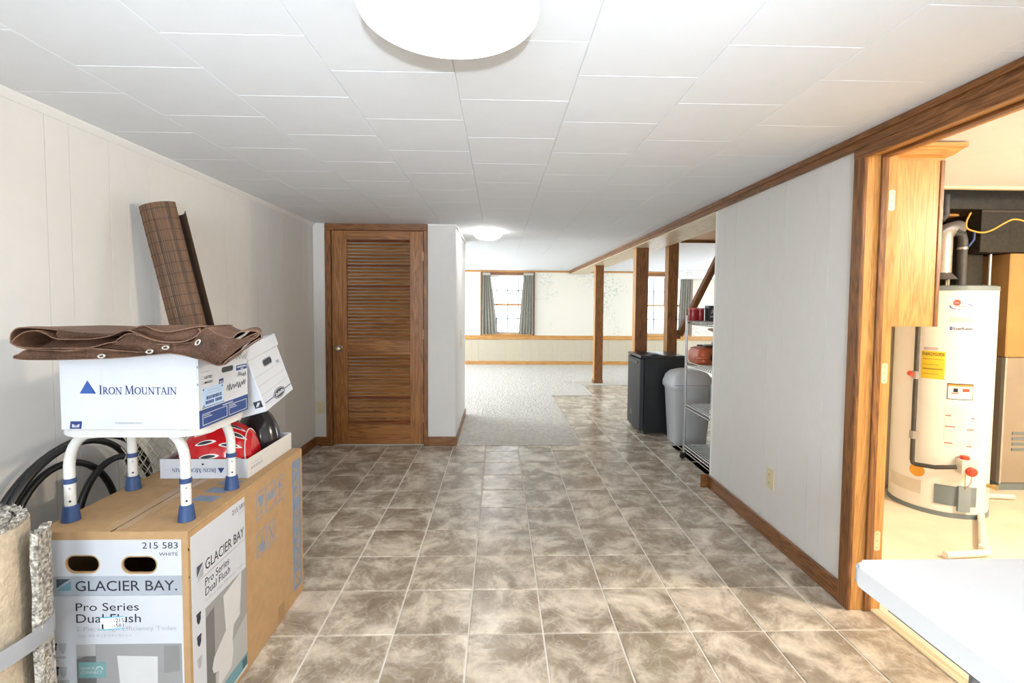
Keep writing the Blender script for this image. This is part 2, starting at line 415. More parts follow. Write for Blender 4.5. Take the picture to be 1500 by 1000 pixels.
# the utility room's open joist bay lies past this edge: cut by building the slab in pieces
bpy.data.objects.remove(ce)
bm = bmesh.new()
for x0, x1, y0, y1 in ((-3.6, 1.9, -2.6, 10.9), (1.9, 5.9, -2.6, 2.95), (1.9, 5.9, 4.6, 10.9), (1.9, 2.62, 2.95, 4.6)):
    add_box(bm, x0, x1, y0, y1, HC+.004, HC+.1)
ce = tag(ob('ceiling', fin(bm, 'ceiling'), CEILW), 'low white ceiling of staggered square tiles', 'ceiling', kind='structure')
CX0, CP, CY0 = -.146, .3975, 1.592
ct = boxm(-CP/2+.0007, CP/2-.0007, -.1993, .1993, 0, .012, .0016); ct.materials.append(CEILW)
def ceil_tile(x0, x1, y0, y1):
    w, d = x1-x0, y1-y0
    if abs(w-CP) < .001 and abs(d-.4) < .001: me = ct
    else: me = boxm(-w/2+.0007, w/2-.0007, -d/2+.0007, d/2-.0007, 0, .012, .0016); me.materials.append(CEILW)
    ob('ceiling_tile', me, None, ce, ((x0+x1)/2, (y0+y1)/2, HC))
for i in range(-4, 5):
    x0, x1 = max(CX0+i*CP, XL), min(CX0+(i+1)*CP, 1.55)
    off = 0 if i % 2 else .2
    for j in range(-5, 16):
        y0 = CY0+off+j*.4; y1 = y0+.4
        if y0 > 7.2: continue
        if x0 < -.42 and y1 > YD:
            if y0 > YD-.03: continue
            y1 = YD
        if x1-x0 < .03: continue
        ceil_tile(x0, x1, y0, y1)

# ------------------------------------------------------------------ setting: walls
def wallbox(name, x0, x1, y0, y1, z0, z1, m, label): return tag(bx(name, x0, x1, y0, y1, z0, z1, m), label, 'wall', kind='structure')
def panels(parent, axis, a0, a1, face, depth, z0, z1, m=PANELW, widths=(.405, .105, .20, .10, .15, .255), gap=.0018):
    """vertical grooved boards on a wall: axis 'y' = wall runs along Y with its face at x=face; depth signed away from the room"""
    ox, oy, oz = parent.location
    a = a0; k = 0
    while a < a1-.01:
        b = min(a+widths[k % len(widths)], a1); k += 1
        if a1-b < .03: b = a1
        lo, hi = sorted((face, face+depth))
        if axis == 'y': bx('panel', lo-ox, hi-ox, a+gap/2-oy, b-gap/2-oy, z0-oz, z1-oz, m, parent, .0007)
        else: bx('panel', a+gap/2-ox, b-gap/2-ox, lo-oy, hi-oy, z0-oz, z1-oz, m, parent, .0007)
        a = b
w = wallbox('wall_left', XL-.12, XL-.009, -2.6, YD+.1, 0, HC+.004, PANELW, 'long off-white grooved panel wall behind the stacked boxes')
panels(w, 'y', .3, YD, XL, -.009, 0, HC)
w = wallbox('wall_door', XL, -.408, YD+.009, YD+.1, 0, HC+.004, PANELW, 'short off-white wall around the louvred closet door')
bpy.data.objects.remove(w)
bm = bmesh.new()
for x0, x1, z0, z1 in ((XL, -1.585, 0, HC+.004), (-.69, -.408, 0, HC+.004), (-1.585, -.69, 2.04, HC+.004)): add_box(bm, x0, x1, YD+.009, YD+.1, z0, z1)
w = tag(ob('wall_door', fin(bm, 'wall_door'), PANELW), 'short off-white wall around the louvred closet door', 'wall', kind='structure')
panels(w, 'x', XL, -1.585, YD, .009, 0, HC, widths=(.4,))
panels(w, 'x', -.69, -.408, YD, .009, 0, HC, widths=(.4,))
w = wallbox('wall_closet_side', -.52, -.408, YD+.1, 5.83, 0, HC+.004, PANELW, 'pale closet side wall where the carpet begins')
wallbox('wall_closet_back', XL-.12, -.52, 5.73, 5.83, 0, HC+.004, PANELW, 'back of the closet block facing the far room')
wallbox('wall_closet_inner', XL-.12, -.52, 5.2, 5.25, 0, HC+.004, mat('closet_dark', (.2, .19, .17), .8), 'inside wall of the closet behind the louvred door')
w = wallbox('wall_right', XR+.009, XR+.13, 2.11, 3.49, 0, HC+.004, PANELW, 'white grooved panel wall left of the utility doorway')
panels(w, 'y', 2.11, 3.49, XR, .009, 0, 2.035, widths=(.17, .10, .255, .15, .405))
tag(bx('trim_1', XR-.003, XR+.012, 3.475, 3.494, .09, 2.03, WHITE, bev=.002), 'white corner bead closing the end of the right panel wall', 'trim', kind='structure')
wallbox('wall_right', XR, XR+.13, -2.6, 1.15, 0, HC+.004, PANELW, 'white panel wall on the camera side of the utility doorway')
wallbox('wall_lintel', XR+.002, XR+.128, 1.15, 2.11, 2.045, HC+.004, PANELW, 'narrow strip of wall above the utility doorway')
bm = bmesh.new()
for x0, x1, z0, z1 in ((XL-.12, -1.0, 0, 2.2), (.4, XR+.13, 0, 2.2), (-1.0, .4, 0, .9), (-1.0, .4, 1.9, 2.2)): add_box(bm, x0, x1, -2.62, -2.5, z0, z1)
tag(ob('wall_back', fin(bm, 'wall_back'), PANELW), 'panel wall with a window opening behind the viewpoint', 'wall', kind='structure')
# utility room shell
UTIL = mat('utility_cream_wall', (.74, .66, .52), .7, var=.03)
wallbox('wall_utility', 1.70, 2.90, 3.47, 3.53, 0, 2.4, UTIL, 'cream wall behind the white water heater')
wallbox('wall_utility', 2.90, 2.96, 3.53, 4.6, 0, 2.4, UTIL, 'cream return wall beside the furnace bay')
wallbox('wall_utility', 2.90, 5.3, 4.55, 4.62, 0, 2.4, mat('utility_plywood', (.42, .25, .10), .7, var=.2, scale=4), 'plywood wall deep behind the furnace')
wallbox('wall_utility', 5.2, 5.3, -.6, 4.6, 0, 2.4, UTIL, 'cream side wall at the far end of the utility room')
wallbox('wall_utility', 1.70, 5.3, -.7, -.6, 0, 2.4, UTIL, 'cream wall closing the utility room towards the viewpoint')
tag(bx('ceiling', 2.6, 5.3, 2.95, 4.62, 2.36, 2.4, mat('subfloor_wood', (.34, .20, .09), .8, var=.25, scale=5)), 'raw wooden underside above the open ceiling bay by the furnace', 'ceiling', kind='structure')
wallbox('wall_utility', 2.58, 2.62, 2.95, 3.47, HC, 2.4, UTIL, 'short cheek of the open ceiling bay above the water heater')
tag(bx('trim_2', 2.6, 5.2, 2.935, 2.965, HC-.012, HC+.02, mat('cut_ceiling_edge', (.62, .50, .34), .7)), 'pale cut edge of the utility ceiling', 'trim', kind='structure')
# far room shell
YF = 10.72
def wall_with_holes(name, plane, c0, c1, a0, a1, z0, z1, holes, m, label):
    """plane 'y': wall spans X a0..a1 at Y c0..c1; plane 'x': spans Y"""
    bm = bmesh.new()
    def bb(p, q, r, s):
        if q-p < 1e-4 or s-r < 1e-4: return
        if plane == 'y': add_box(bm, p, q, c0, c1, r, s)
        else: add_box(bm, c0, c1, p, q, r, s)
    a = a0
    for h0, h1, hz0, hz1 in sorted(holes):
        bb(a, h0, z0, z1); bb(h0, h1, z0, hz0); bb(h0, h1, hz1, z1); a = h1
    bb(a, a1, z0, z1)
    return tag(ob(name, fin(bm, name), m), label, 'wall', kind='structure')
WINX = ((-.33, .71), (3.20, 4.24)); WZ0, WZ1 = .70, 1.99
fw = wall_with_holes('wall_far', 'y', YF, YF+.14, -3.6, 6, 0, 2.2, [(a, b, WZ0, WZ1) for a, b in WINX], WALLPAPER, 'far end wall in cream paper with faint leafy speckles above beige boards')
WAIN = mat('beige_wainscot', (.50, .44, .33), .6, var=.03)
panels(fw, 'x', -1.6, 5.4, YF, -.012, .08, .565, WAIN, widths=(.2, .3, .1, .4, .15))
wall_with_holes('wall_far_left', 'x', -3.6, -3.5, 5.7, 10.9, 0, 2.2, [(6.4, 8.0, .72, 1.98), (8.6, 10.2, .72, 1.98)], WALLPAPER, 'papered left wall of the far room')  # window openings added out of view to brighten the far room
wall_with_holes('wall_far_right', 'x', 5.85, 5.95, 4.55, 10.9, 0, 2.2, [(7.4, 9.0, .72, 1.98)], WALLPAPER, 'papered right wall of the far room')  # opening for one more added, unseen window that brings in light
wallbox('wall_far_left_near', -3.6, XL-.12, 5.66, 5.73, 0, 2.2, PANELW, 'near wall of the far room left of the closet')
tag(bx('trim_3', -1.6, 5.8, YF-.028, YF, .565, .655, GOLD[0], bev=.004), 'oak chair rail along the far wall', 'trim', kind='structure')
tag(bx('baseboard_far', -1.6, 5.8, YF-.022, YF, .009, .085, GOLD[0], bev=.003), 'oak baseboard along the far wall', 'baseboard', kind='structure')
tag(bx('trim_4', -1.6, 5.8, YF-.02, YF, 2.055, HC, GOLD[0], bev=.003), 'thin oak moulding where far wall meets ceiling', 'trim', kind='structure')
# baseboards of the near room
tag(bx('baseboard_left', XL, XL+.014, .3, YD, 0, .085, OAK[1], bev=.003), 'oak baseboard along the left panel wall', 'baseboard', kind='structure')
tag(bx('baseboard_door', -.669, -.394, YD-.014, YD, 0, .085, OAK[0], bev=.003), 'short oak baseboard between closet door and carpet', 'baseboard', kind='structure')
tag(bx('baseboard_door', XL+.014, -1.622, YD-.014, YD, 0, .085, OAK[0], bev=.003), 'short oak baseboard left of the closet door', 'baseboard', kind='structure')
tag(bx('baseboard_closet_side', -.408, -.394, YD, 5.83, .009, .08, OAK[1], bev=.003), 'oak baseboard along the closet side wall by the carpet', 'baseboard', kind='structure')
tag(bx('baseboard_right', XR-.015, XR, 2.11, 3.505, 0, .095, OAK[1], bev=.004), 'oak baseboard under the right panel wall', 'baseboard', kind='structure')
bx('return_end', -.055, .075, .69, .704, 0, .095, OAK[0], bpy.data.objects['baseboard_right'])
# ceiling mouldings
tag(prism('trim_5', [(0, 0), (.022, 0), (.022, -.006), (.01, -.022), (.004, -.03), (0, -.03)], YD-.3, WHITE, None, Matrix(((1,0,0,XL),(0,0,1,.3),(0,1,0,HC),(0,0,0,1)))),
    'thin white cove moulding along the top of the left wall', 'trim', kind='structure')
tag(bx('trim_6', -.69+.022, -.40, YD-.012, YD, HC-.022, HC, WHITE, bev=.002), 'thin white moulding above the closet wall', 'trim', kind='structure')
tag(bx('trim_7', -.408, -.392, YD, 5.83, HC-.03, HC, WHITE, bev=.003), 'thin white moulding above the closet side wall', 'trim', kind='structure')
# long oak header trim on the right, running on along the beam
hd = tag(empty('trim_8', (XR, 0, 2.03)), 'long dark oak trim under the ceiling from utility doorway to far wall', 'trim', kind='structure')
bx('board', -.018, .0, -2.5, YF-.02, 0, HC-2.03, OAK[1], hd, .003)
bx('cap_strip', -.032, -.018, -2.5, YF-.02, .034, HC-2.03, OAK[1], hd, .004)
# boxed beam
be = tag(empty('beam', (XR, 3.494, 2.015)), 'boxed beam with oak plank underside, paled to show grazing light, carried by oak posts', 'beam', kind='structure')
bx('beam_core', .0, .33, 0, YF-3.52, .012, HC-2.015, GOLD[1], be)
for k in range(4):
    bx('plank', -.015+.088*k+.001, -.015+.088*(k+1)-.001, 0, YF-3.52, 0, .012, PALE[1], be, .001)  # oak planks; the grazing light on them is put into a pale colour
tag(bx('soffit', 1.905, 3.6, 3.56, 5.05, 2.03, HC+.004, GOLD[0]), 'tan wooden soffit beside the beam above the wire shelf', 'soffit', kind='structure')
tag(bx('trim_9', 1.905, 3.6, 5.05, 5.075, 2.005, 2.05, OAK[0], bev=.002), 'dark oak strip crossing at the edge of the soffit', 'trim', kind='structure')

# posts
def post(x0, x1, y0, y1, z1, label):
    cx, cy = (x0+x1)/2, (y0+y1)/2
    p = tag(empty('post', (cx, cy, 0)), label, 'post', 'oak cased posts under the beam')
    hx, hy = (x1-x0)/2, (y1-y0)/2
    t = .018
    bx('face_board', -hx, hx, -hy, -hy+t, 0, z1, OAK[2], p, .002)
    bx('face_board', -hx, hx, hy-t, hy, 0, z1, OAK[2], p, .002)
    bx('side_board', -hx-.002, -hx+t, -hy+.004, hy-.004, 0, z1, GOLD[2], p, .002)
    bx('side_board', hx-t, hx+.002, -hy+.004, hy-.004, 0, z1, OAK[2], p, .002)
    return p
post(1.60, 1.745, 5.63, 5.76, 2.014, 'oak cased post just behind the black mini fridge')
p = post(1.935, 2.05, 5.5, 5.62, HC, 'oak cased post with the diagonal brace leaning on it')
p = post(1.63, 1.77, 8.16, 8.3, 2.014, 'lone oak post standing at the edge of the carpet, farthest of the three')
bx('foot_trim', -.078, .078, -.078, .078, 0, .07, OAK[0], p, .003)
br = tag(empty('brace', (2.05, 5.56, 1.0)), 'slanting oak rail rising to the right from the post', 'rail')
d = Vector((.50, 0, 1.03)); ang = math.atan2(d.x, d.z)
o = ob('rail_board', boxm(-.03, .03, -.045, .045, 0, 1.16, .003), OAK[2], br, (0.045, 0, 0), (0, ang, 0))
bx('rail_block', 0.003, .055, -.03, .03, -.04, .06, OAK[2], br, .003)

# ------------------------------------------------------------------ closet door (louvred)
dx0, dx1, dz1 = -1.562, -.713, 2.023
dr = tag(empty('door_1', ((dx0+dx1)/2, YD, 0)), 'brown louvred closet door in an oak frame', 'door', kind='structure')
c = (dx0+dx1)/2; hw = (dx1-dx0)/2
cas = empty('casing', (0, 0, 0)); cas.parent = dr
for s, x0, x1 in ((-1, -1.622-c, dx0-.004-c), (1, dx1+.004-c, -.669-c)):
    bx('casing_board', x0, x1, -.018, .0, 0, 2.027, OAK[2], cas, .004)
bx('casing_board', -1.622-c, -.669-c, -.018, .0, 2.028, 2.086, OAK[0], cas, .004)
for x0, x1 in ((dx0-.022-c, dx0-.004-c), (dx1+.004-c, dx1+.022-c)): bx('jamb', x0, x1, .0, .1, 0, 2.04, OAK[2], cas)
bx('jamb', dx0-.022-c, dx1+.022-c, .0, .1, 2.026, 2.044, OAK[0], cas)
y0, y1 = .002, .037
SW = .125
bx('stile', -hw, -hw+SW+.012, y0, y1, .012, dz1, DOORW[2], dr, .002)
bx('stile', hw-SW, hw, y0, y1, .012, dz1, DOORW[2], dr, .002)
for a, b in ((.012, .204), (.868, 1.003), (1.944, dz1)): bx('rail', -hw+SW+.012, hw-SW, y0, y1, a, b, DOORW[0], dr, .0015)
tints = [DOORW[0], wood('slat_red', (.16, .042, .010), (.30, .10, .028), 0, ring=11, pores=.7), wood('slat_tan', (.25, .10, .024), (.47, .215, .065), 0, ring=11, pores=.7)]
slm = {}
for lo, hi, n in ((.204, .868, 20), (1.003, 1.944, 29)):
    for k in range(n):
        zc = lo+(hi-lo)*(k+.5)/n; ti = random.choice((0, 0, 1, 2, 2))
        if ti not in slm:
            slm[ti] = boxm(-(hw-SW-.006)-.0, hw-SW-.006, -.0165, .0165, -.003, .003, .0012); slm[ti].materials.append(tints[ti])
        ob('slat', slm[ti], None, dr, (.006, (y0+y1)/2, zc), (math.radians(44), 0, 0))
kb = lathe('knob', [(.0, 0), (.032, 0), (.032, .006), (.013, .009), (.013, .03), (.022, .036), (.030, .05), (.029, .062), (.018, .07), (.0, .072)], BRASSN, dr, (-1.499-c, .002, .924), (PI/2, 0, 0))
lathe('keyhole_button', [(0, .07), (.008, .07), (.008, .076), (0, .077)], BRASS, kb, seg=14)
bx('strike_plate', -hw-.010, -hw-.003, -.003, .012, .895, .955, BLACK, dr)
for z in (1.79, 1.06, .27):
    bx('hinge', hw-.001, hw+.008, -.012, .004, z-.045, z+.045, BRASS, dr, .002)

# outlets and wall plates
def outlet(loc, face, label, kind='outlet'):
    e = tag(empty('wall_outlet', loc), label, 'outlet')
    M = {'-y': FRONT(0), '-x': LEFTF(0), '+x': RIGHT(0)}[face]
    prism('cover_plate', rrect(-.035, .035, -.057, .057, .004, 3), .006, IVORY, e, M)
    for v in (-.024, .024):
        prism('receptacle', rrect(-.017, .017, v-.015, v+.015, .008, 4), .0035, IVORY, e, M @ Matrix.Translation((0, 0, .005)))
        for u in (-.006, .006): rect('slot', u-.0012, u+.0012, v-.004, v+.005, INKB, e, M, .0006, .0086)
    prism('screw', [(.003*math.cos(a*PI/4), .003*math.sin(a*PI/4)) for a in range(8)], .0015, BRASS, e, M @ Matrix.Translation((0, 0, .006)))
    return e
outlet((-1.684, YD, .362), '-y', 'ivory wall outlet left of the closet door')
outlet((XR, 2.70, .356), '-x', 'ivory wall outlet low on the right panel wall')
e = tag(empty('light_switch', (-.408, 5.16, .975)), 'tall pale switch plate on the closet side wall', 'switch')
prism('cover_plate', rrect(-.04, .04, -.095, .095, .006, 3), .008, IVORY, e, RIGHT(0))
for v in (-.045, .045): prism('toggle', rrect(-.006, .006, v-.012, v+.012, .003, 2), .012, WHITE, e, RIGHT(.006))

# ------------------------------------------------------------------ utility doorway (door_2)
dw = tag(empty('door_2', (XR, 2.05, 0)), 'oak cased open doorway into the bright utility room', 'door', kind='structure')
bx('casing_board', -.018, 0, -.005, .062, 0, 2.03, OAK[2], dw, .004)
bx('casing_board', -.018, 0, -.96, -.893, 0, 2.03, OAK[2], dw, .004)
bx('casing_board', -.019, 0, -.96, .062, 1.985, 2.03, OAK[1], dw, .004)
bx('jamb', -.004, .134, .0, .06, 0, 2.045, GOLD[2], dw, .001)
bx('jamb', -.004, .134, -.96, -.90, 0, 2.045, GOLD[2], dw, .001)
bx('head_jamb', -.004, .134, -.90, .0, 1.995, 2.045, GOLD[1], dw, .001)
bx('door_stop', .055, .085, -.012, 0, 0, 1.995, OAK[2], dw, .002)
bx('door_stop', .055, .085, -.90, -.888, 0, 1.995, OAK[2], dw, .002)
bx('door_stop', .055, .085, -.888, -.012, 1.983, 1.995, OAK[1], dw, .002)
for z in (1.805, 1.06, .315):
    h = prism('hinge_leaf', rrect(.095, .122, z-.044, z+.044, .008, 3), .002, mat('pale_brass', (.75, .66, .46), .4, .6), dw, FRONT(0))
    for q in (-.03, 0, .03): prism('screw', [(.108+.003*math.cos(a*PI/3), z+q+.003*math.sin(a*PI/3)) for a in range(6)], .001, BRASS, h, FRONT(-.002))
tag(bx('trim_10', 1.655, 1.70, 1.15, 2.05, -.004, .006, PALE[1], bev=.002), 'pale wooden threshold strip in the utility doorway', 'trim', kind='structure')

# ------------------------------------------------------------------ windows and curtains
def window(name, x0, x1, label):
    w = tag(empty(name, ((x0+x1)/2, YF, 0)), label, 'window', kind='structure')
    h = (x1-x0)/2
    for s in (-1, 1): bx('casing_board', min(s*h, s*(h+.08)), max(s*h, s*(h+.08)), -.02, 0, .655, 2.055, OAK[2], w, .003)
    bx('casing_board', -h, h, -.02, 0, WZ1, 2.055, OAK[0], w, .003)
    bx('window_sill', -h-.04, h+.04, -.045, .06, WZ0-.045, WZ0, GOLD[0], w, .004)
    zm = 1.339
    for a, b, yy, nm in ((WZ0, zm+.02, .05, 'lower_sash'), (zm-.02, WZ1, .085, 'upper_sash')):
        s = empty(nm, (0, 0, 0)); s.parent = w
        bx('sash_rail', -h, h, yy, yy+.03, a, a+.04, GOLD[0] if nm == 'upper_sash' else WHITE, s)
        bx('sash_rail', -h, h, yy, yy+.03, b-.04, b, GOLD[0] if nm == 'lower_sash' else WHITE, s)
        for q in (-1, 1): bx('sash_stile', min(q*h, q*(h-.04)), max(q*h, q*(h-.04)), yy, yy+.03, a+.04, b-.04, WHITE, s)
        cw = (2*h-.08)/4; mz = (a+b)/2
        pm = boxm(-cw/2, cw/2, -.002, .002, -(b-a-.08)/4, (b-a-.08)/4); pm.materials.append(GLASS)
        for i in range(4):
            for j in (-1, 1): ob('pane', pm, None, s, (-h+.04+cw*(i+.5), yy+.018, mz+j*(b-a-.08)/4))
        for i in range(1, 4): bx('muntin', -h+.04+cw*i-.009, -h+.04+cw*i+.009, yy+.006, yy+.028, a+.04, b-.04, mat('muntin_backlit_grey', (.16, .17, .18), .5), s)  # backlit shade of the bars put into a dark grey colour
        bx('muntin', -h+.04, h-.04, yy+.006, yy+.028, mz-.009, mz+.009, mat('muntin_backlit_grey', (.16, .17, .18), .5), s)
    return w
window('window_1', *WINX[0], 'sash window in the far wall with curtains at both sides')
window('window_2', *WINX[1], 'sash window in the far wall half hidden behind the oak posts')
CURT = mat('grey_green_curtain', (.40, .385, .335), .85, var=.1, scale=18)
def curtain(xt0, xt1, xb0, xb1, label):
    e = tag(empty('curtain', ((xt0+xt1)/2, YF-.075, .69)), label, 'curtain', 'curtains of the far windows')
    n, rows = 44, 12; bm = bmesh.new(); g = []
    for j in range(rows+1):
        t = j/rows; a = xb0+(xt0-xb0)*t**1.2; b = xb1+(xt1-xb1)*t**1.2; row = []
        for i in range(n+1):
            s = i/n
            row.append(bm.verts.new((a+(b-a)*s-(xt0+xt1)/2, .020*math.sin(s*PI*2*5.2+.4*t)*(1-.3*t)+.006*math.sin(s*31), t*1.345)))
        g.append(row)
    for j in range(rows):
        for i in range(n): bm.faces.new((g[j][i], g[j][i+1], g[j+1][i+1], g[j+1][i]))
    r = bmesh.ops.solidify(bm, geom=list(bm.faces), thickness=.003)
    ob('drape', fin(bm, 'drape', True), CURT, e)
    bx('heading_tape', xt0-(xt0+xt1)/2, xt1-(xt0+xt1)/2, -.026, -.018, 1.29, 1.345, CURT, e)
    return e
curtain(-.36, -.20, -.40, -.03, 'grey-green curtain gathered at the left of the curtained far window')
curtain(.54, .75, .44, .76, 'grey-green curtain gathered at the right of the curtained far window')
curtain(4.02, 4.28, 3.98, 4.26, 'pale curtain behind the slanting oak rail')
sf = tag(empty('soffit', (4.8, 10.3, 1.925)), 'white boxed duct along the far wall with a small vent', 'soffit', kind='structure')
bx('duct_box', -.85, 1.05, 0, .39, 0, HC-1.925, WHITE, sf)
vt = bx('vent_frame', -.78, -.66, -.008, 0, .05, .145, mat('vent_grey', (.45, .45, .42), .5), sf)
for k in range(4): bx('vent_slat', -.05, .05, -.008, -.001, .012+.02*k, .02+.02*k, WHITE, vt)

# ------------------------------------------------------------------ ceiling lamps
GLOW = mat('lit_diffuser', (1, .98, .94), .5, var=0, emit=10.5, emitcol=(1, .985, .95))
def ceiling_lamp(x, y, r, drop, label, dome):
    e = tag(empty('ceiling_lamp', (x, y, HC-drop)), label, 'lamp', 'flush ceiling lamps')
    if dome:
        lathe('base_pan', [(0, drop), (r*.97, drop), (r*.97, drop*.86), (0, drop*.86)], WHITE, e, seg=48)
        lathe('diffuser', [(r*.96, drop*.86), (r, drop*.80), (r*.97, drop*.58), (r*.86, drop*.32), (r*.64, drop*.12), (r*.32, drop*.02), (.0001, 0)], GLOW, e, seg=48, cap=False)
    else:      # shallow drum: opaque white side, lit disc underneath
        lathe('drum', [(0, drop), (r, drop), (r, .002), (r*.985, 0), (r*.975, .004), (0, .01)], WHITE, e, seg=64)
        lathe('diffuser', [(r*.975, .003), (r*.6, -.001), (.0001, -.002)], GLOW, e, seg=64, cap=False)
    return e
ceiling_lamp(-.117, 1.13, .205, .085, 'large lit ceiling lamp at the top edge of the picture', False)
ceiling_lamp(-.12, 5.0, .145, .085, 'lit dome ceiling lamp just past the closet, nearer of the two small domes', True)
ceiling_lamp(-.10, 8.3, .145, .085, 'lit dome ceiling lamp above the far carpet, farther of the two small domes', True)

# ------------------------------------------------------------------ cardboard toilet carton
BX0, BX1, BY0, BY1, BZ = -1.355, -.915, 1.42, 2.245, .675
ox, oy = (BX0+BX1)/2, (BY0+BY1)/2
ctn = tag(empty('cardboard_carton', (ox, oy, 0)), 'big brown cardboard carton with white printed panels on the tile floor', 'carton')
# body as five walls with real hand holes in the front
hx, hy = (BX1-BX0)/2, (BY1-BY0)/2
bm = bmesh.new(); t = .006
add_box(bm, -hx, -hx+t, -hy+t, hy-t, t, BZ-t); add_box(bm, hx-t, hx, -hy+t, hy-t, t, BZ-t); add_box(bm, -hx, hx, hy-t, hy, t, BZ-t); add_box(bm, -hx+.001, hx-.001, -hy+t, hy-.001, .001, t)
ob('body', fin(bm, 'body'), CARDB, ctn)
def panel_with_holes(name, u0, u1, v0, v1, holes, depth, m, parent, mtx):
    """rectangular plate with rounded slots, built by stitching a fan around every slot"""
    bm = bmesh.new(); holes = sorted(holes); us = [u0]
    for a, b in zip(holes, holes[1:]): us.append((a[1]+b[0])/2)
    us.append(u1)
    lo, hi = min(h[2] for h in holes)-.02, max(h[3] for h in holes)+.02
    def quad(a, b, c, d_): add_box(bm, a, b, c, d_, 0, depth)
    quad(u0, u1, v0, lo); quad(u0, u1, hi, v1)
    for k, (a, b, c, d_) in enumerate(holes):
        p0, p1 = us[k], us[k+1]
        inner = rrect(a, b, c, d_, min((d_-c)/2*.98, (b-a)/2), 6); cx, cy = (a+b)/2, (c+d_)/2
        outer = []
        for x, y in inner:
            dx, dy = x-cx, y-cy; s = 1e9
            if dx > 1e-6: s = min(s, (p1-cx)/dx)
            if dx < -1e-6: s = min(s, (p0-cx)/dx)
            if dy > 1e-6: s = min(s, (hi-cy)/dy)
            if dy < -1e-6: s = min(s, (lo-cy)/dy)
            outer.append((cx+dx*s, cy+dy*s))
        n = len(inner)
        R_ = [[bm.verts.new((x, y, z)) for x, y in ring] for ring, z in ((inner, 0), (outer, 0), (outer, depth), (inner, depth))]
        for i in range(n):
            j = (i+1) % n
            for q in range(4):
                A, B = R_[q], R_[(q+1) % 4]; bm.faces.new((A[i], A[j], B[j], B[i]))
        for cxn, cyn in ((p0, lo), (p1, lo), (p1, hi), (p0, hi)):    # corner wedges
            cand = [i for i in range(n) for k_ in ((i, (i+1) % n), ((i+1) % n, i)) if abs(outer[k_[0]][0]-cxn) < 1e-6 and abs(outer[k_[1]][1]-cyn) < 1e-6]
            if not cand: continue
            i = cand[0]
            j = (i+1) % n
            for z in (0, depth):
                vv = [bm.verts.new((*outer[i], z)), bm.verts.new((cxn, cyn, z)), bm.verts.new((*outer[j], z))]; bm.faces.new(vv)
    bmesh.ops.transform(bm, matrix=mtx, verts=list(bm.verts))
    return ob(name, fin(bm, name), m, parent)
M = FRONT(-hy)
def fx(x): return x-ox
H1, H2 = (fx(-1.267), fx(-1.174), .554, .602), (fx(-1.105), fx(-1.008), .551, .598)
def grow(h, g): return (h[0]-g, h[1]+g, h[2]-g, h[3]+g)
panel_with_holes('front_panel', -hx, hx, 0, BZ-t, [H1, H2], t, CARDB, ctn, M @ Matrix.Translation((0, 0, -t)))
lab = panel_with_holes('printed_label', fx(-1.345), fx(-.934), .012, .652, [grow(H1, .004), grow(H2, .004)], .0008, CARDW, ctn, M)
for a, b in ((-hx, -.002), (.002, hx)): bx('top_flap', a, b, -hy, hy, BZ-t, BZ, CARDB, ctn, .0012)
bx('packing_tape', -.03, .03, -hy+.02, hy-.02, BZ, BZ+.0006, mat('clear_tape', (.42, .27, .14), .25), ctn)
bx('seam_line', -.0015, .0015, -hy, hy, BZ+.0006, BZ+.0010, mat('seam_dark', (.10, .065, .035), .8), ctn)
bx('box_edge', -hx-.001, hx+.001, -hy-.0012, -hy, BZ-.024, BZ-.0005, CARDB, ctn)
def T(s, x0, x1, z0, z1, m=INKB, bold=.0, p=None): return text(s, fx(x0), fx(x1), z0, z1, m, p or ctn, M, .0014, bold)
T('215 583', -1.046, -.943, .624, .643); T('WHITE', -.998, -.943, .602, .612)
BANN = mat('silver_banner', (.36, .40, .45), .45, var=.12, scale=4)
rect('banner', fx(-1.308), fx(-.934), .484, .542, BANN, ctn, M, .0004, .0008)
rect('banner_rule', fx(-1.305), fx(-.934), .482, .4845, INKG, ctn, M, .0005, .0010)
T('GLACIER BAY.', -1.242, -.948, .497, .528, INKB, .004)
def bay_logo(u0, u1, v0, v1, parent, mtx, dark, light, off=.0013):
    w, h = u1-u0, v1-v0
    up = [(u0, v0), (u0, v1), (u1, v1)] + [(u1-w*t, v1-h*(.95*t**.7 if t < 1 else 1)) for t in (.25, .5, .75)]
    up = [(u0, v0+.22*h), (u0, v1), (u1, v1), (u0+.78*w, v0+.84*h), (u0+.5*w, v0+.64*h), (u0+.25*w, v0+.42*h)]
    lo = [(u0+.05*w, v0), (u1, v0), (u1, v0+.86*h), (u0+.82*w, v0+.68*h), (u0+.5*w, v0+.46*h), (u0+.22*w, v0+.2*h)]
    polyp('emblem', up, dark, parent, mtx, .0004, off); polyp('emblem', lo, light, parent, mtx, .0004, off)
SLATE = mat('slate_ink', (.06, .08, .10), .5); TEAL = mat('teal_ink', (.13, .27, .32), .5)
bay_logo(fx(-1.296), fx(-1.255), .499, .534, ctn, M, SLATE, TEAL)
T('Pro Series', -1.243, -1.061, .437, .461); T('Dual Flush', -1.243, -1.056, .401, .427)
T('2-Piece High Efficiency Toilet', -1.244, -.953, .372, .389, INKG); T('Toilet: 18 in W x 31 in D x 30.5 in H', -1.242, -1.085, .358, .365, INKG)
STK = mat('price_sticker', (.80, .83, .86), .4); CYAN = mat('sticker_cyan', (.10, .48, .72), .5)
st = polyp('price_sticker', [(fx(-1.172), .379), (fx(-1.102), .384), (fx(-1.104), .421), (fx(-1.174), .417)], STK, ctn, M, .0006, .0018)
polyp('sticker_edge', [(fx(-1.172), .3785), (fx(-1.102), .3835), (fx(-1.102), .386), (fx(-1.172), .381)], CYAN, st, M, .0004, .0025)
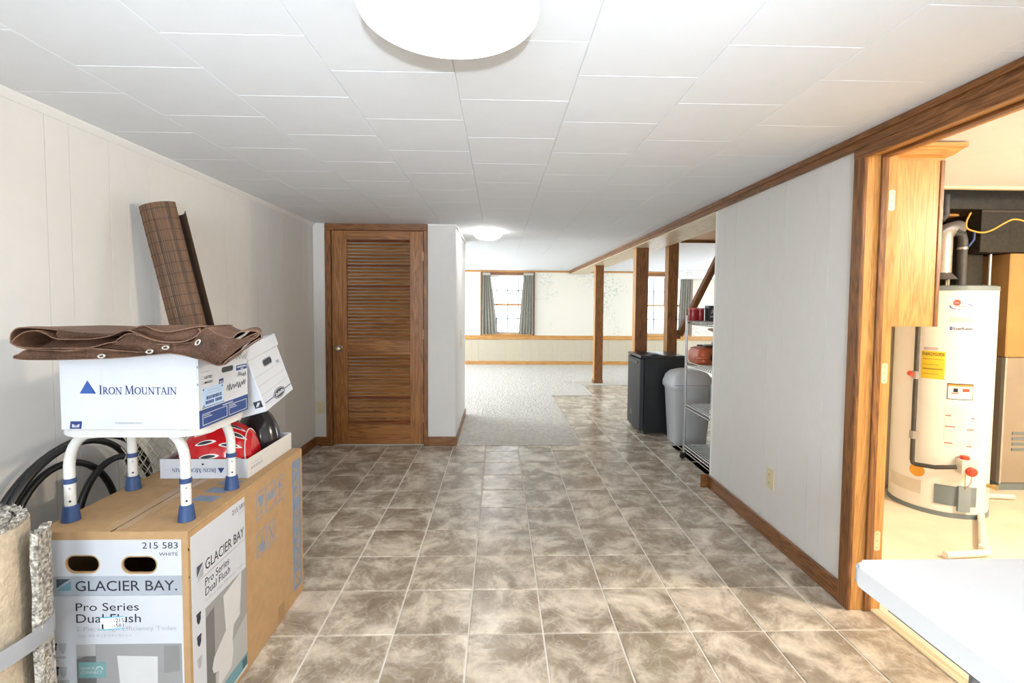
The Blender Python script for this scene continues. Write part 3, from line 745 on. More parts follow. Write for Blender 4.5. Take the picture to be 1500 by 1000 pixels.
polyp('sticker_edge', [(fx(-1.174), .415), (fx(-1.104), .419), (fx(-1.104), .4215), (fx(-1.174), .4175)], CYAN, st, M, .0004, .0025)
for s, a, b, c_, d_ in (('-215', -1.134, -1.104, .402, .415), ('-583', -1.134, -1.104, .387, .399), ('1', -1.169, -1.164, .382, .397)):
    text(s, fx(a), fx(b), c_, d_, INKB, st, M, .0027, .004)
# printed photograph of a bathroom: grey wall, tank, towel, bowl
def grey(n, v, tint=(1, 1, 1)): return mat(n, (v*tint[0], v*tint[1], v*tint[2]), .55, var=.05, scale=9)
G1, G2, G3, GW = grey('print_grey_mid', .28), grey('print_grey_dark', .14), grey('print_grey_light', .38), grey('print_white', .56)
def photo_front():
    rect('photo_print', fx(-1.246), fx(-.939), .03, .335, G1, ctn, M, .0004, .0009)
    rect('photo_wall', fx(-1.246), fx(-1.19), .30, .335, G3, ctn, M, .0004, .0013)
    polyp('photo_shade', [(fx(-1.246), .29), (fx(-1.19), .31), (fx(-1.19), .20), (fx(-1.246), .15)], G2, ctn, M, .0004, .0012)
    polyp('photo_tank', [(fx(-1.128), .300), (fx(-1.01), .296), (fx(-1.012), .17), (fx(-1.118), .165)], GW, ctn, M, .0005, .0014)
    polyp('photo_towel', [(fx(-.991), .328), (fx(-.947), .33), (fx(-.945), .25), (fx(-.992), .245)], grey('print_towel', .22), ctn, M, .0005, .0014)
    polyp('photo_bowl', [(fx(-1.13), .165), (fx(-1.0), .165), (fx(-.995), .13), (fx(-1.03), .09), (fx(-1.035), .04), (fx(-1.10), .04), (fx(-1.105), .09), (fx(-1.14), .13)], GW, ctn, M, .0005, .0014)
photo_front()
q = polyp('badge', rrect(fx(-1.241), fx(-1.162), .233, .281, .003, 2), mat('badge_teal', (.16, .32, .33), .5), ctn, M, .0005, .0017)
text('QUICK', fx(-1.234), fx(-1.192), .258, .267, GW, q, M, .0026); text('CONNECT', fx(-1.234), fx(-1.172), .246, .255, GW, q, M, .0026)
polyp('badge_arc', [(fx(-1.18)+.011*math.cos(a), .258+.011*math.sin(a)) for a in [PI*k/8 for k in range(9)]] + [(fx(-1.18)+.008*math.cos(a), .258+.008*math.sin(a)) for a in [PI*k/8 for k in range(8, -1, -1)]], GW, q, M, .0003, .0023)
def icon_row(u, v0, v1, parent, mtx, dk):
    polyp('pictogram', [(u, v1), (u+.022, v1), (u+.022, v1-.008), (u, v1-.008)], dk, parent, mtx, .0004, .0013)
    polyp('pictogram', [(u+.002, v1-.009), (u+.020, v1-.009), (u+.020, v0+.012), (u+.014, v0), (u+.008, v0), (u+.002, v0+.012)], dk, parent, mtx, .0004, .0013)
icon_row(fx(-1.323), .308, .340, ctn, M, INKB); icon_row(fx(-1.296), .308, .340, ctn, M, INKG)
icon_row(fx(-1.320), .234, .268, ctn, M, INKB); icon_row(fx(-1.297), .234, .268, ctn, M, INKG)
text('E', fx(-1.316), fx(-1.307), .318, .330, GW, ctn, M, .0022, .01)
T('ELONGATED', -1.324, -1.276, .293, .299); T('BOWL', -1.324, -1.298, .284, .290); T('CHAIR HEIGHT', -1.322, -1.268, .219, .226)
# right side of the carton
MS = RIGHT(hx)
def sy(y): return y-oy
rect('printed_label', sy(1.432), sy(1.737), .02, .650, CARDW, ctn, MS, .0008)
def TS(s, y0, y1, z0, z1, m=INKB, bold=0): return text(s, sy(y0), sy(y1), z0, z1, m, ctn, MS, .0014, bold)
TS('215 583', 1.655, 1.735, .617, .633); TS('WHITE', 1.695, 1.735, .603, .611, INKG)
TS('GLACIER BAY', 1.500, 1.728, .511, .545, INKB, .002)
rect('banner_rule', sy(1.457), sy(1.735), .496, .4985, INKG, ctn, MS, .0004, .0010)
bay_logo(sy(1.457), sy(1.488), .503, .545, ctn, MS, SLATE, INKG)
TS('Pro Series', 1.497, 1.631, .462, .487); TS('Dual Flush', 1.497, 1.635, .430, .455)
TS('2-Piece High Efficiency Toilet', 1.497, 1.72, .408, .419, INKG)
rect('photo_print', sy(1.495), sy(1.737), .06, .392, G1, ctn, MS, .0004, .0009)
polyp('photo_shade', [(sy(1.495), .36), (sy(1.54), .37), (sy(1.54), .06), (sy(1.495), .06)], G2, ctn, MS, .0004, .0012)
polyp('photo_floor', [(sy(1.54), .14), (sy(1.737), .22), (sy(1.737), .06), (sy(1.54), .06)], G3, ctn, MS, .0004, .0012)
polyp('photo_tank', [(sy(1.592), .372), (sy(1.705), .392), (sy(1.690), .245), (sy(1.605), .225)], GW, ctn, MS, .0005, .0015)
polyp('photo_bowl', [(sy(1.523), .175), (sy(1.535), .205), (sy(1.60), .245), (sy(1.65), .24), (sy(1.64), .19), (sy(1.645), .15), (sy(1.63), .10), (sy(1.55), .085), (sy(1.56), .14), (sy(1.53), .155)], GW, ctn, MS, .0006, .0018)
rect('photo_band', sy(1.50), sy(1.737), .03, .075, TEAL, ctn, MS, .0004, .0016)
for k in range(7): rect('barcode_bar', sy(1.70)+k*.0045, sy(1.70)+k*.0045+(.0025 if k % 2 else .0015), .035, .066, INKB, ctn, MS, .0003, .0022)
for z in (.40, .33, .26, .12): icon_row(sy(1.450), z-.035, z, ctn, MS, INKB if z > .3 else INKG)
BLUEC = mat('grey_blue_print', (.18, .235, .32), .75, var=.12, scale=30)
rect('print_stripe', sy(2.137), sy(2.226), .05, .640, BLUEC, ctn, MS, .0006)
MT = RIGHT(hx) @ Matrix(((0, -1, 0, 0), (1, 0, 0, 0), (0, 0, 1, 0), (0, 0, 0, 1)))   # text running upward
text('GLACIER', .145, .425, -sy(2.205), -sy(2.155), CARDB, ctn, MT, .0012); text('BAY', .47, .615, -sy(2.205), -sy(2.155), CARDB, ctn, MT, .0012)
bay_logo(.07, .125, -sy(2.205), -sy(2.155), ctn, MT, CARDB, CARDB, .0008)
def outline(u0, u1, v0, v1, parent, mtx, w=.004, m=BLUEC):
    for a, b, c_, d_ in ((u0, u1, v0, v0+w), (u0, u1, v1-w, v1), (u0, u0+w, v0+w, v1-w), (u1-w, u1, v0+w, v1-w)): rect('print_line', a, b, c_, d_, m, parent, mtx, .0005)
for k in range(3):
    a = sy(1.82)+k*.078; outline(a, a+.074, .52, .625, ctn, MS)
for k in range(2):
    a = sy(1.82)+k*.078; outline(a, a+.074, .375, .47, ctn, MS)
a = sy(1.82)
polyp('glass_mark', [(a+.014, .608), (a+.06, .608), (a+.05, .575), (a+.040, .565), (a+.040, .545), (a+.05, .538), (a+.024, .538), (a+.034, .545), (a+.034, .565), (a+.024, .575)], BLUEC, ctn, MS, .0005)
for k in range(3): polyp('umbrella_mark', [(a+.09+k*.018, .56), (a+.105+k*.018, .56), (a+.105+k*.018, .60), (a+.09+k*.018, .585)], BLUEC, ctn, MS, .0005)
polyp('arrow_mark', [(a+.188, .54), (a+.198, .54), (a+.198, .58), (a+.212, .58), (a+.193, .612), (a+.174, .58), (a+.188, .58)], BLUEC, ctn, MS, .0005)
polyp('stack_mark', [(a+.015, .39), (a+.06, .39), (a+.06, .42), (a+.042, .42), (a+.042, .455), (a+.033, .455), (a+.033, .42), (a+.015, .42)], BLUEC, ctn, MS, .0005)
polyp('cross_mark', [(a+.09, .385), (a+.097, .385), (a+.142, .46), (a+.135, .46)], BLUEC, ctn, MS, .0005); polyp('cross_mark', [(a+.135, .385), (a+.142, .385), (a+.097, .46), (a+.09, .46)], BLUEC, ctn, MS, .0005)
MTP = TOP(BZ)
for k in range(5): polyp('top_print', [(.085+.004*k, -.19+.075*k), (.165, -.20+.075*k), (.175, -.155+.075*k), (.095, -.145+.075*k)], BLUEC, ctn, MTP, .0004, .0003)
rect('tape_patch', sy(1.985), sy(2.045), .0, .075, mat('kraft_patch', (.34, .205, .095), .6), ctn, MS, .0006)

# ------------------------------------------------------------------ shower stool on the carton
ZT = BZ+.0012
stl = tag(empty('shower_stool', (-1.11, 1.62, ZT)), 'white bath stool with navy rubber feet standing on the brown carton', 'stool')
STW = mat('stool_white', (.62, .62, .60), .38, var=.01)
seat = prism('seat', rrect(-.215, .215, -.165, .125, .06, 8), .026, STW, stl, None, (0, 0, .269), .005, True)
for sx_ in (-1, 1):
    for sy_, fy in ((-1, -.124), (1, .130)):
        fxx = sx_*.175-.03
        top = Vector((sx_*.115, fy*.8, .265))
        pts = [(fxx, fy, .004), (fxx, fy, .06), (fxx, fy, .17)]
        for k in range(1, 8):
            a = k/7*PI/2
            pts.append((fxx-sx_*.055*(1-math.cos(a)), fy*(1-.1*k/7), .17+.095*math.sin(a)))
        pts.append((top.x, top.y, .266))
        lg = tube('leg', pts, .0145, STW, stl, 14)
        ft = lathe('rubber_foot', [(0, 0), (.0245, 0), (.0235, .006), (.0195, .045), (.0165, .048), (.0150, .048)], NAVY, stl, (fxx, fy, 0), cap=False)
        lathe('adjuster_ring', [(.0148, .116), (.0172, .117), (.0172, .131), (.0148, .132)], NAVY, lg, (fxx, fy, 0), cap=False)
        for z in (.063, .103):
            lathe('pin_hole', [(0, 0), (.0032, 0), (.0032, .0012), (0, .0014)], INKB if z < .1 else STEEL, lg, (fxx+.0085, fy-.0115, z), (PI/2, 0, .64), seg=10)

# ------------------------------------------------------------------ records box on the stool
SZ = ZT+.2955
rbx = tag(empty('records_box', (-1.085, 1.578, SZ+.0005)), 'white and navy records storage box sitting on the white stool', 'box')
hx, hy, hz = .20, .138, .25
H = (1.560-1.578, 1.632-1.578, 1.123-SZ, 1.141-SZ)
ob('body', boxm(-hx, hx-.004, -hy, hy, 0, hz, .0015), CARDW, rbx)
panel_with_holes('end_panel', -hy, hy, 0, hz, [H], .004, CARDW, rbx, RIGHT(hx-.004))
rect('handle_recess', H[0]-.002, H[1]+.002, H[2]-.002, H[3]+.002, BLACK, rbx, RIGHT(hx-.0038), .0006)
MF = FRONT(-hy)
def rz(z): return z-SZ
def rx_(x): return x+1.085
polyp('logo_triangle', [(rx_(-1.228), rz(1.079)), (rx_(-1.181), rz(1.079)), (rx_(-1.205), rz(1.118))], mat('royal_blue_ink', (.02, .075, .30), .5), rbx, MF, .0005)
polyp('logo_triangle', [(rx_(-1.205), rz(1.118)), (rx_(-1.181), rz(1.079)), (rx_(-1.186), rz(1.079))], INKN, rbx, MF, .0004, .0004)
serif_word([('I', 1), ('RON', .82), (' ', .6), ('M', 1), ('OUNTAIN', .82)], rx_(-1.172), rx_(-.947), rz(1.077), .026, INKN, rbx, MF, .0012)
text('ironmountain.com', rx_(-1.127), rx_(-1.051), rz(.989), rz(.997), INKG, rbx, MF, .0012)
def fibre_mark(u, v, s, parent, mtx):
    q = polyp('fibre_mark', [(u-.5*s, v), (u-.42*s, v+.62*s), (u+.5*s, v+.62*s), (u+.42*s, v)], INKN, parent, mtx, .0005)
    polyp('fibre_line', [(u-.3*s, v+.12*s), (u+.25*s, v+.12*s), (u+.3*s, v+.40*s), (u, v+.28*s), (u-.28*s, v+.40*s)], CARDW, q, mtx, .0004, .0005)
    text('fef', u-.14*s, u+.14*s, v+.16*s, v+.34*s, INKN, q, mtx, .0014)
fibre_mark(rx_(-1.242), .003, .036, rbx, MF)
MR = RIGHT(hx)
def ry_(y): return y-1.578
NB = mat('navy_print', (.018, .05, .20), .6, var=.05)
rect('print_band', -hy, hy, .001, rz(1.027), NB, rbx, MR, .0005)
for a, b in ((1.455, 1.586), (1.596, 1.706)):
    outline(ry_(a), ry_(b), rz(.979), rz(1.014), rbx, MR @ Matrix.Translation((0, 0, .0006)), .0018, CARDW)
    for k, ww in enumerate((.032, .042)): rect('print_line', ry_(a)+.006, ry_(a)+.006+ww, rz(1.007)-.006*k, rz(1.009)-.006*k, CARDW, rbx, MR, .0004, .0006)
rect('print_line', ry_(1.56), ry_(1.62), rz(1.0185), rz(1.0215), CARDW, rbx, MR, .0004, .0006)
lb = rect('barcode_label', ry_(1.457), ry_(1.567), rz(1.033), rz(1.091), mat('pale_blue_label', (.42, .58, .80), .5), rbx, MR, .0006)
rect('label_rule', ry_(1.455), ry_(1.569), rz(1.031), rz(1.0335), INKN, lb, MR, .0005)
for k in range(22): rect('barcode_bar', ry_(1.474)+k*.0038, ry_(1.474)+k*.0038+random.choice((.0012, .002, .0026)), rz(1.054), rz(1.064), INKN, lb, MR, .0004, .0006)
[rect('code_mark', ry_(1.472)+k*.0072, ry_(1.477)+k*.0072, rz(1.040), rz(1.050), INKN, lb, MR, .0004, .0006) for k in range(12) if k != 6]
for k, (a, b) in enumerate(((1.485, 1.54), (1.48, 1.55))): rect('label_rule', ry_(a), ry_(b), rz(1.080)-.008*k, rz(1.0815)-.008*k, INKG, lb, MR, .0004, .0006)
for u, v in ((1.462, 1.086), (1.560, 1.084), (1.462, 1.037)): rect('label_mark', ry_(u)-.003, ry_(u)+.003, rz(v)-.002, rz(v)+.002, INKN, lb, MR, .0004, .0006)
rect('print_line', ry_(1.452), ry_(1.495), rz(1.1385), rz(1.1410), INKG, rbx, MR, .0004)
text('LISTED', ry_(1.468), ry_(1.508), rz(1.118), rz(1.1265), INKB, rbx, MR, .001, .005)
text('IMAGED', ry_(1.468), ry_(1.510), rz(1.103), rz(1.1105), INKB, rbx, MR, .001, .005)
for v in (1.118, 1.103): outline(ry_(1.456), ry_(1.464), rz(v), rz(v)+.009, rbx, MR, .0008, INKG)
rect('corner_logo', ry_(1.645), ry_(1.712), rz(1.119), rz(1.136), NB, rbx, MR, .0005)
rect('print_line', ry_(1.650), ry_(1.707), rz(1.1275), rz(1.132), CARDW, rbx, MR, .0004, .0005); rect('print_line', ry_(1.672), ry_(1.69), rz(1.1212), rz(1.1240), CARDW, rbx, MR, .0004, .0005)
fibre_mark(ry_(1.556), rz(1.090), .026, rbx, MR)
def scribble(u0, u1, v0, v1, n, parent, mtx, w=.0016, seed=1, m=INKB):
    rnd = random.Random(seed); bm = bmesh.new(); pts = []
    for k in range(n+1):
        t_ = k/n; pts.append((u0+(u1-u0)*t_+rnd.uniform(-.3, .3)*(u1-u0)/n, v0+(v1-v0)*(rnd.uniform(.6, 1) if k % 2 else rnd.uniform(0, .35))))
    for (a, b), (c_, d_) in zip(pts, pts[1:]):
        dv = Vector((c_-a, d_-b)); nn = Vector((-dv.y, dv.x)).normalized()*w/2
        bm.faces.new([bm.verts.new(mtx @ Vector((x, y, .0012))) for x, y in ((a-nn.x, b-nn.y), (c_-nn.x, d_-nn.y), (c_+nn.x, d_+nn.y), (a+nn.x, b+nn.y))])
    return ob('marker_scribble', fin(bm, 'scribble', recalc=False), m, parent)
scribble(ry_(1.585), ry_(1.703), rz(1.058), rz(1.084), 17, rbx, MR, .0024, 3); scribble(ry_(1.652), ry_(1.706), rz(1.092), rz(1.114), 8, rbx, MR, .0022, 5)
rect('print_line', ry_(1.60), ry_(1.66), rz(1.049), rz(1.0505), INKG, rbx, MR, .0004); rect('print_line', ry_(1.60), ry_(1.64), rz(1.040), rz(1.0415), INKG, rbx, MR, .0004)
scribble(ry_(1.628), ry_(1.714), rz(1.152), rz(1.178), 9, rbx, MR, .0014, 9)

# ------------------------------------------------------------------ lid tray with helmets
TY0_, TY1_, TX0_, TX1_ = 1.85, 2.236, -1.289, -.958
tr = tag(empty('box_lid_tray', ((TX0_+TX1_)/2, (TY0_+TY1_)/2, ZT)), 'upturned white records box lid holding the bike helmets', 'box lid')
hx, hy, hz, t = (TX1_-TX0_)/2, (TY1_-TY0_)/2, .075, .003
CREAM = mat('cream_cardboard', (.60, .585, .55), .7, var=.02)
bx('base', -hx, hx, -hy, hy, 0, t, CARDW, tr)
bx('front_wall', -hx, hx, -hy, -hy+t, t, hz, CARDW, tr, .0006); bx('back_wall', -hx, hx, hy-t, hy, t, hz, CARDW, tr, .0006)
bx('side_wall', -hx, -hx+t, -hy+t, hy-t, t, hz, CARDW, tr, .0006); bx('side_wall', hx-t, hx, -hy+t, hy-t, t, hz, CREAM, tr, .0006)
MF = FRONT(-hy); cxx = (TX0_+TX1_)/2
serif_word([('I', 1), ('RON', .82), (' ', .6), ('M', 1), ('OUNTAIN', .82)], -1.245-cxx, -1.078-cxx, .022, .018, INKN, tr, MF, .001, True)
polyp('logo_triangle', [(-1.072-cxx, .041), (-1.060-cxx, .020), (-1.047-cxx, .041)], INKN, tr, MF, .0005)
lathe('vent_hole', [(0, 0), (.004, 0), (.004, .0006), (0, .0008)], INKB, tr, (-1.128-cxx, -hy, .055), (PI/2, 0, 0), seg=12)
MRt = RIGHT(hx); cyy = (TY0_+TY1_)/2
[rect('print_line', 1.872-cyy+k*.019, 1.886-cyy+k*.019, .027, .037, INKG, tr, MRt, .0005) for k in range(5)]
rect('print_line', 1.875-cyy, 1.955-cyy, .046, .048, INKG, tr, MRt, .0005)
lathe('round_stamp', [(.016, 0), (.018, 0), (.018, .0005), (.016, .0005)], mat('faint_stamp', (.62, .60, .56), .7), tr, (hx, 2.06-cyy, .045), (0, PI/2, 0), cap=False)

def helmet(name, loc, axes, rotz, m, label, clip=None, lean=0):
    e = tag(empty(name, loc, (0, lean, rotz)), label, 'helmet')
    a, b, c_ = axes; bm = bmesh.new(); rows, n = 14, 40; g = []
    def P(th, ph, k=1.0):
        x = a*math.cos(ph)*math.sin(th)*k; y = b*math.sin(ph)*math.sin(th)*k; z = c_*math.cos(th)*k
        z *= 1+.10*(x/a)                      # higher towards the back
        return Vector((x, y, max(z, 0)))
    for j in range(1, rows+1):
        th = PI/2*j/rows
        g.append([bm.verts.new(P(th, 2*PI*k/n)) for k in range(n)])
    tp = bm.verts.new(P(0, 0))
    for k in range(n): bm.faces.new((tp, g[0][k], g[0][(k+1) % n]))
    for r0, r1 in zip(g, g[1:]):
        for k in range(n): bm.faces.new((r0[k], r1[k], r1[(k+1) % n], r0[(k+1) % n]))
    bm.faces.new(g[-1][::-1])
    if clip: bmesh.ops.bisect_plane(bm, geom=list(bm.verts)+list(bm.edges)+list(bm.faces), plane_co=clip[0], plane_no=clip[1], clear_outer=True)
    if clip:
        bmesh.ops.holes_fill(bm, edges=[x for x in bm.edges if x.is_boundary])
    ob('shell', fin(bm, 'shell', True), m, e)
    return e, axes
RED = mat('glossy_red_shell', (.52, .008, .012), .12, var=.12, scale=5)
DRK = mat('glossy_black_shell', (.018, .015, .017), .15, var=.1)
ZH = ZT+.0035
rh, ax = helmet('bicycle_helmet', (-1.122, 1.962, ZH), (.172, .10, .192), math.radians(3), RED, 'glossy red bike helmet with white-edged vents in the lid tray', ((.135, 0, .07), (1, .1, .12)))
def shell_pt(x, y, k):
    a, b, c_ = ax; q = 1-(x/a)**2-(y/b)**2
    z = c_*math.sqrt(max(q, .01))*(1+.10*x/a)
    nrm = Vector((x/a**2, y/b**2, z/c_**2)).normalized()
    return Vector((x, y, z))+nrm*k
def vent(th0, along, L_, Wd):
    """almond vent on the near flank; th0 = angle above the rim, along = x of its centre"""
    a, b, c_ = ax
    out = []
    for s, k, m, nm in ((1.0, .0015, mat('white_vinyl', (.86, .86, .84), .35), 'vent'), (.62, .003, INKB, 'vent_opening')):
        pts = []
        for q in range(20):
            u = 2*PI*q/20
            dx = L_/2*math.cos(u)*(s if s == 1 else .72); dt = Wd/2*math.sin(u)*abs(math.sin(u))**.35*s
            x = along+dx+(0 if s == 1 else -.002); x = max(-a*.97, min(a*.97, x)); rad = math.sqrt(max(.02, 1-(x/a)**2))
            th = th0+dt/(.12)+.35*dx
            pts.append(Vector((x, -b*rad*math.cos(th), c_*rad*math.sin(th)*(1+.1*x/a))) )
        cen = sum(pts, Vector())/20; cen2 = cen
        nrm = lambda p: Vector((p.x/a**2, p.y/b**2, p.z/c_**2)).normalized()
        bm = bmesh.new()
        lo = [bm.verts.new(p+nrm(p)*(k-.0015)) for p in pts]; hi = [bm.verts.new(p+nrm(p)*k) for p in pts]
        x = along; rad = math.sqrt(1-(x/a)**2); cp = Vector((x, -b*rad*math.cos(th0), c_*rad*math.sin(th0)*(1+.1*x/a)))
        cv = bm.verts.new(cp+nrm(cp)*k)
        for i in range(20):
            j = (i+1) % 20; bm.faces.new((lo[i], lo[j], hi[j], hi[i])); bm.faces.new((hi[i], hi[j], cv))
        out.append((nm, fin(bm, nm, True), m))
    v = ob(out[0][0], out[0][1], out[0][2], rh); ob(out[1][0], out[1][1], out[1][2], v)
for th0, al, L_, Wd in ((1.25, .070, .078, .014), (.98, .082, .074, .019), (.66, .070, .08, .014), (1.02, -.035, .08, .014), (.72, -.02, .08, .014), (.40, .0, .075, .013), (.62, -.125, .045, .010), (1.4, -.04, .07, .013), (.34, .09, .07, .013)):
    vent(th0, al, L_, Wd)
rim = []
for k in range(17):
    a, b, c_ = ax; th = -.02+(PI+.04)*k/16; x = .128-.02*math.sin(th); rad = math.sqrt(1-(x/a)**2)
    rim.append((x+.003, -b*rad*math.cos(th)*1.0, max(0.002, c_*rad*math.sin(th)*(1+.1*x/a))))
tube('white_piping', rim, .0022, mat('white_vinyl', (.86, .86, .84), .35), rh, 8)
helmet('bicycle_helmet', (-1.072, 2.148, ZH), (.107, .083, .203), 0, DRK, 'glossy black helmet tucked behind the red helmet in the lid tray')

# ------------------------------------------------------------------ tilted file box behind the records box
fb = tag(empty('file_box', (-.846, 1.772, .953)), 'white lidded file box tipped sideways behind the records box, resting on the helmets', 'box')
ry, rxx = math.radians(-15.5), math.radians(8.5)
fb.rotation_euler = (rxx, ry, 0)
w_, d_, h_ = .36, .255, .215
ob('body', boxm(-w_, 0, 0, d_, 0, h_, .0015), CARDW, fb)
ob('lid', boxm(-w_-.006, .006, -.006, d_+.006, h_-.02, h_+.03, .002), CARDW, fb)
MR = RIGHT(0)
hh = prism('hand_hole', rrect(.098, .168, .148, .170, .0105, 5), .0008, INKB, fb, MR)
prism('hole_rim', rrect(.094, .172, .144, .174, .0145, 5), .0005, mat('hole_grey', (.30, .30, .31), .6), fb, MR)
for v in (.128, .094, .060): rect('print_line', .006, d_-.012, v-.0008, v+.0008, INKG, fb, MR, .0004)
for k in range(2): rect('print_line', .20, .228-.006*k, .134+.006*k, .137+.006*k, NB, fb, MR, .0005)
for a, b in ((.012, .085), (.19, d_-.006)): rect('blue_stripe', a, b, .026, .0295, NB, fb, MR, .0005)
ov = prism('oval_emblem', [(.137+.052*math.cos(a), .028+.019*math.sin(a)) for a in [2*PI*k/24 for k in range(24)]], .0006, INKB, fb, MR)
prism('oval_ring', [(.137+.048*math.cos(a), .028+.0165*math.sin(a)) for a in [2*PI*k/24 for k in range(24)]], .0004, CARDW, ov, MR @ Matrix.Translation((0, 0, .0006)))
prism('oval_field', [(.137+.045*math.cos(a), .028+.0145*math.sin(a)) for a in [2*PI*k/24 for k in range(24)]], .0004, INKB, ov, MR @ Matrix.Translation((0, 0, .0010)))
[rect('emblem_mark', .103+k*.0125, .111+k*.0125, .022, .034-.003*(k % 2), CARDW, ov, MR, .0004, .0014) for k in range(6)]
MFf = FRONT(0)
rect('corner_print', -.035, -.006, .02, .045, INKB, fb, MFf, .0005); polyp('corner_mark', [(-.031, .025), (-.022, .025), (-.011, .039), (-.020, .040)], CARDW, fb, MFf, .0004, .0005)

# ------------------------------------------------------------------ folded brown tarp on the records box
def tarp_mat():
    m, nt, b = newmat('brown_woven_tarp'); N = nt.nodes; L = nt.links
    tc = N.new('ShaderNodeTexCoord')
    n = N.new('ShaderNodeTexNoise'); n.inputs['Scale'].default_value = 260; n.inputs['Detail'].default_value = 2
    n2 = N.new('ShaderNodeTexNoise'); n2.inputs['Scale'].default_value = 9; n2.inputs['Detail'].default_value = 4
    for q in (n, n2): L.new(tc.outputs['Object'], q.inputs['Vector'])
    r = N.new('ShaderNodeValToRGB'); r.color_ramp.elements[0].color = (.060, .027, .015, 1); r.color_ramp.elements[1].color = (.25, .130, .078, 1)
    r.color_ramp.elements[0].position = .35; r.color_ramp.elements[1].position = .68
    ad = N.new('ShaderNodeMath'); ad.operation = 'MULTIPLY_ADD'; ad.inputs[1].default_value = .5
    L.new(n.outputs['Fac'], ad.inputs[0])
    m2 = N.new('ShaderNodeMath'); m2.operation = 'MULTIPLY'; m2.inputs[1].default_value = .5
    L.new(n2.outputs['Fac'], m2.inputs[0]); L.new(m2.outputs[0], ad.inputs[2])
    L.new(ad.outputs[0], r.inputs['Fac']); L.new(r.outputs['Color'], b.inputs['Base Color'])
    b.inputs['Roughness'].default_value = .55
    bp = N.new('ShaderNodeBump'); bp.inputs['Strength'].default_value = .25; bp.inputs['Distance'].default_value = .002
    L.new(n.outputs['Fac'], bp.inputs['Height']); L.new(bp.outputs['Normal'], b.inputs['Normal'])
    return m
TARP = tarp_mat()
TOPZ = SZ+.2505
tp = tag(empty('folded_tarp', (-1.085, 1.40, TOPZ)), 'folded brown sheet with metal grommets draped over the records box', 'tarp')
def tz(cx, cy): return Vector((-1.389+(cx/3.333-10)*.0019+1.085, 0, 1.254-(280+cy/3.333-490)*.0019-TOPZ))
def smooth_line(pts, n=5):
    out = []; P = [tz(*p) for p in pts]
    for i in range(len(P)-1):
        p0, p1, p2, p3 = P[max(i-1, 0)], P[i], P[i+1], P[min(i+2, len(P)-1)]
        for k in range(n):
            t = k/n
            out.append(.5*((2*p1)+(-p0+p2)*t+(2*p0-5*p1+4*p2-p3)*t*t+(-p0+3*p1-3*p2+p3)*t**3))
    return out+[P[-1]]
def fold(pts, y0, y1, floor, name='fold', thick=.003, wob=.004, seed=0, n=5):
    line = smooth_line(pts, n); bm = bmesh.new(); rows = []
    ys = [y0, y0+.02, .048, .08, .14, .21, .28, y1]
    for j, y in enumerate(ys):
        row = []
        for i, p in enumerate(line):
            z = p.z
            if j >= 2 and -.215 < p.x < .215: z = max(z, floor)
            if j >= 2: z = floor+(z-floor)*(1-.08*(j-2)) if z > floor else z
            px = p.x-(.155*(p.x/.4)*min(y/.31, 1) if p.x > 0 and j else 0)
            w = wob*noise.noise(Vector((p.x*7, y*9, seed)))
            row.append(bm.verts.new((px+w, y+wob*1.5*noise.noise(Vector((p.x*5, seed, j*.2))), z+abs(w)*.6)))
        rows.append(row)
    for a, b in zip(rows, rows[1:]):
        for i in range(len(line)-1): bm.faces.new((a[i], a[i+1], b[i+1], b[i]))
    bmesh.ops.recalc_face_normals(bm, faces=bm.faces)
    bmesh.ops.solidify(bm, geom=list(bm.faces), thickness=thick)
    return ob(name, fin(bm, name, True), TARP, tp)
# bottom layers
fold([(60, 812), (70, 800), (130, 790), (300, 795), (500, 800), (700, 785), (880, 780)], .0, .31, .004, seed=1)
fold([(62, 818), (130, 826), (330, 824), (520, 818), (700, 803), (830, 790), (905, 795)], -.004, .30, .002, seed=2)
fold([(60, 812), (75, 795), (130, 772), (300, 780), (440, 770), (600, 778), (760, 785)], .004, .30, .010, seed=3)
# big open loop
fold([(420, 716), (285, 716), (235, 694), (190, 677), (130, 684), (80, 715), (64, 740), (84, 757), (150, 768), (300, 768), (440, 764), (545, 738), (640, 735), (740, 745), (830, 748)], -.006, .31, .016, seed=4)
fold([(34, 745), (34, 712), (48, 682), (85, 663), (180, 666), (270, 674), (400, 688), (540, 690), (640, 662), (690, 651), (745, 672), (810, 680), (880, 668), (960, 652), (1000, 654)], .004, .32, .030, seed=5)
fold([(36, 740), (70, 762), (140, 776), (300, 779), (440, 770), (600, 782), (740, 792), (830, 782)], .002, .31, .012, seed=6)
# inner sheet that runs up and over
fold([(285, 716), (420, 717), (520, 705), (620, 673), (680, 690), (740, 715), (810, 728), (890, 728), (950, 706), (980, 680), (972, 664)], -.008, .30, .024, seed=7)
fold([(540, 740), (620, 690), (700, 706), (780, 730), (870, 740), (940, 730), (1000, 716), (1080, 712), (1140, 712)], .0, .30, .020, seed=8)
# right hand front drape over the corner
fold([(870, 790), (880, 760), (930, 735), (1000, 662), (1060, 688), (1130, 710), (1165, 684), (1210, 674), (1255, 674), (1282, 690), (1284, 715)], -.004, .31, .03, seed=9)
fold([(840, 790), (905, 800), (990, 822), (1082, 850), (1130, 815), (1200, 768), (1262, 726), (1284, 712)], -.014, .28, .004, seed=10)
fold([(1085, 832), (1135, 790), (1200, 742), (1255, 712), (1276, 694)], -.010, .30, .012, seed=11)
fold([(1090, 815), (1140, 772), (1190, 735), (1245, 704), (1270, 690)], -.004, .30, .018, seed=12)
fold([(1075, 800), (1120, 760), (1180, 722), (1230, 698), (1262, 686)], .002, .30, .022, seed=13)
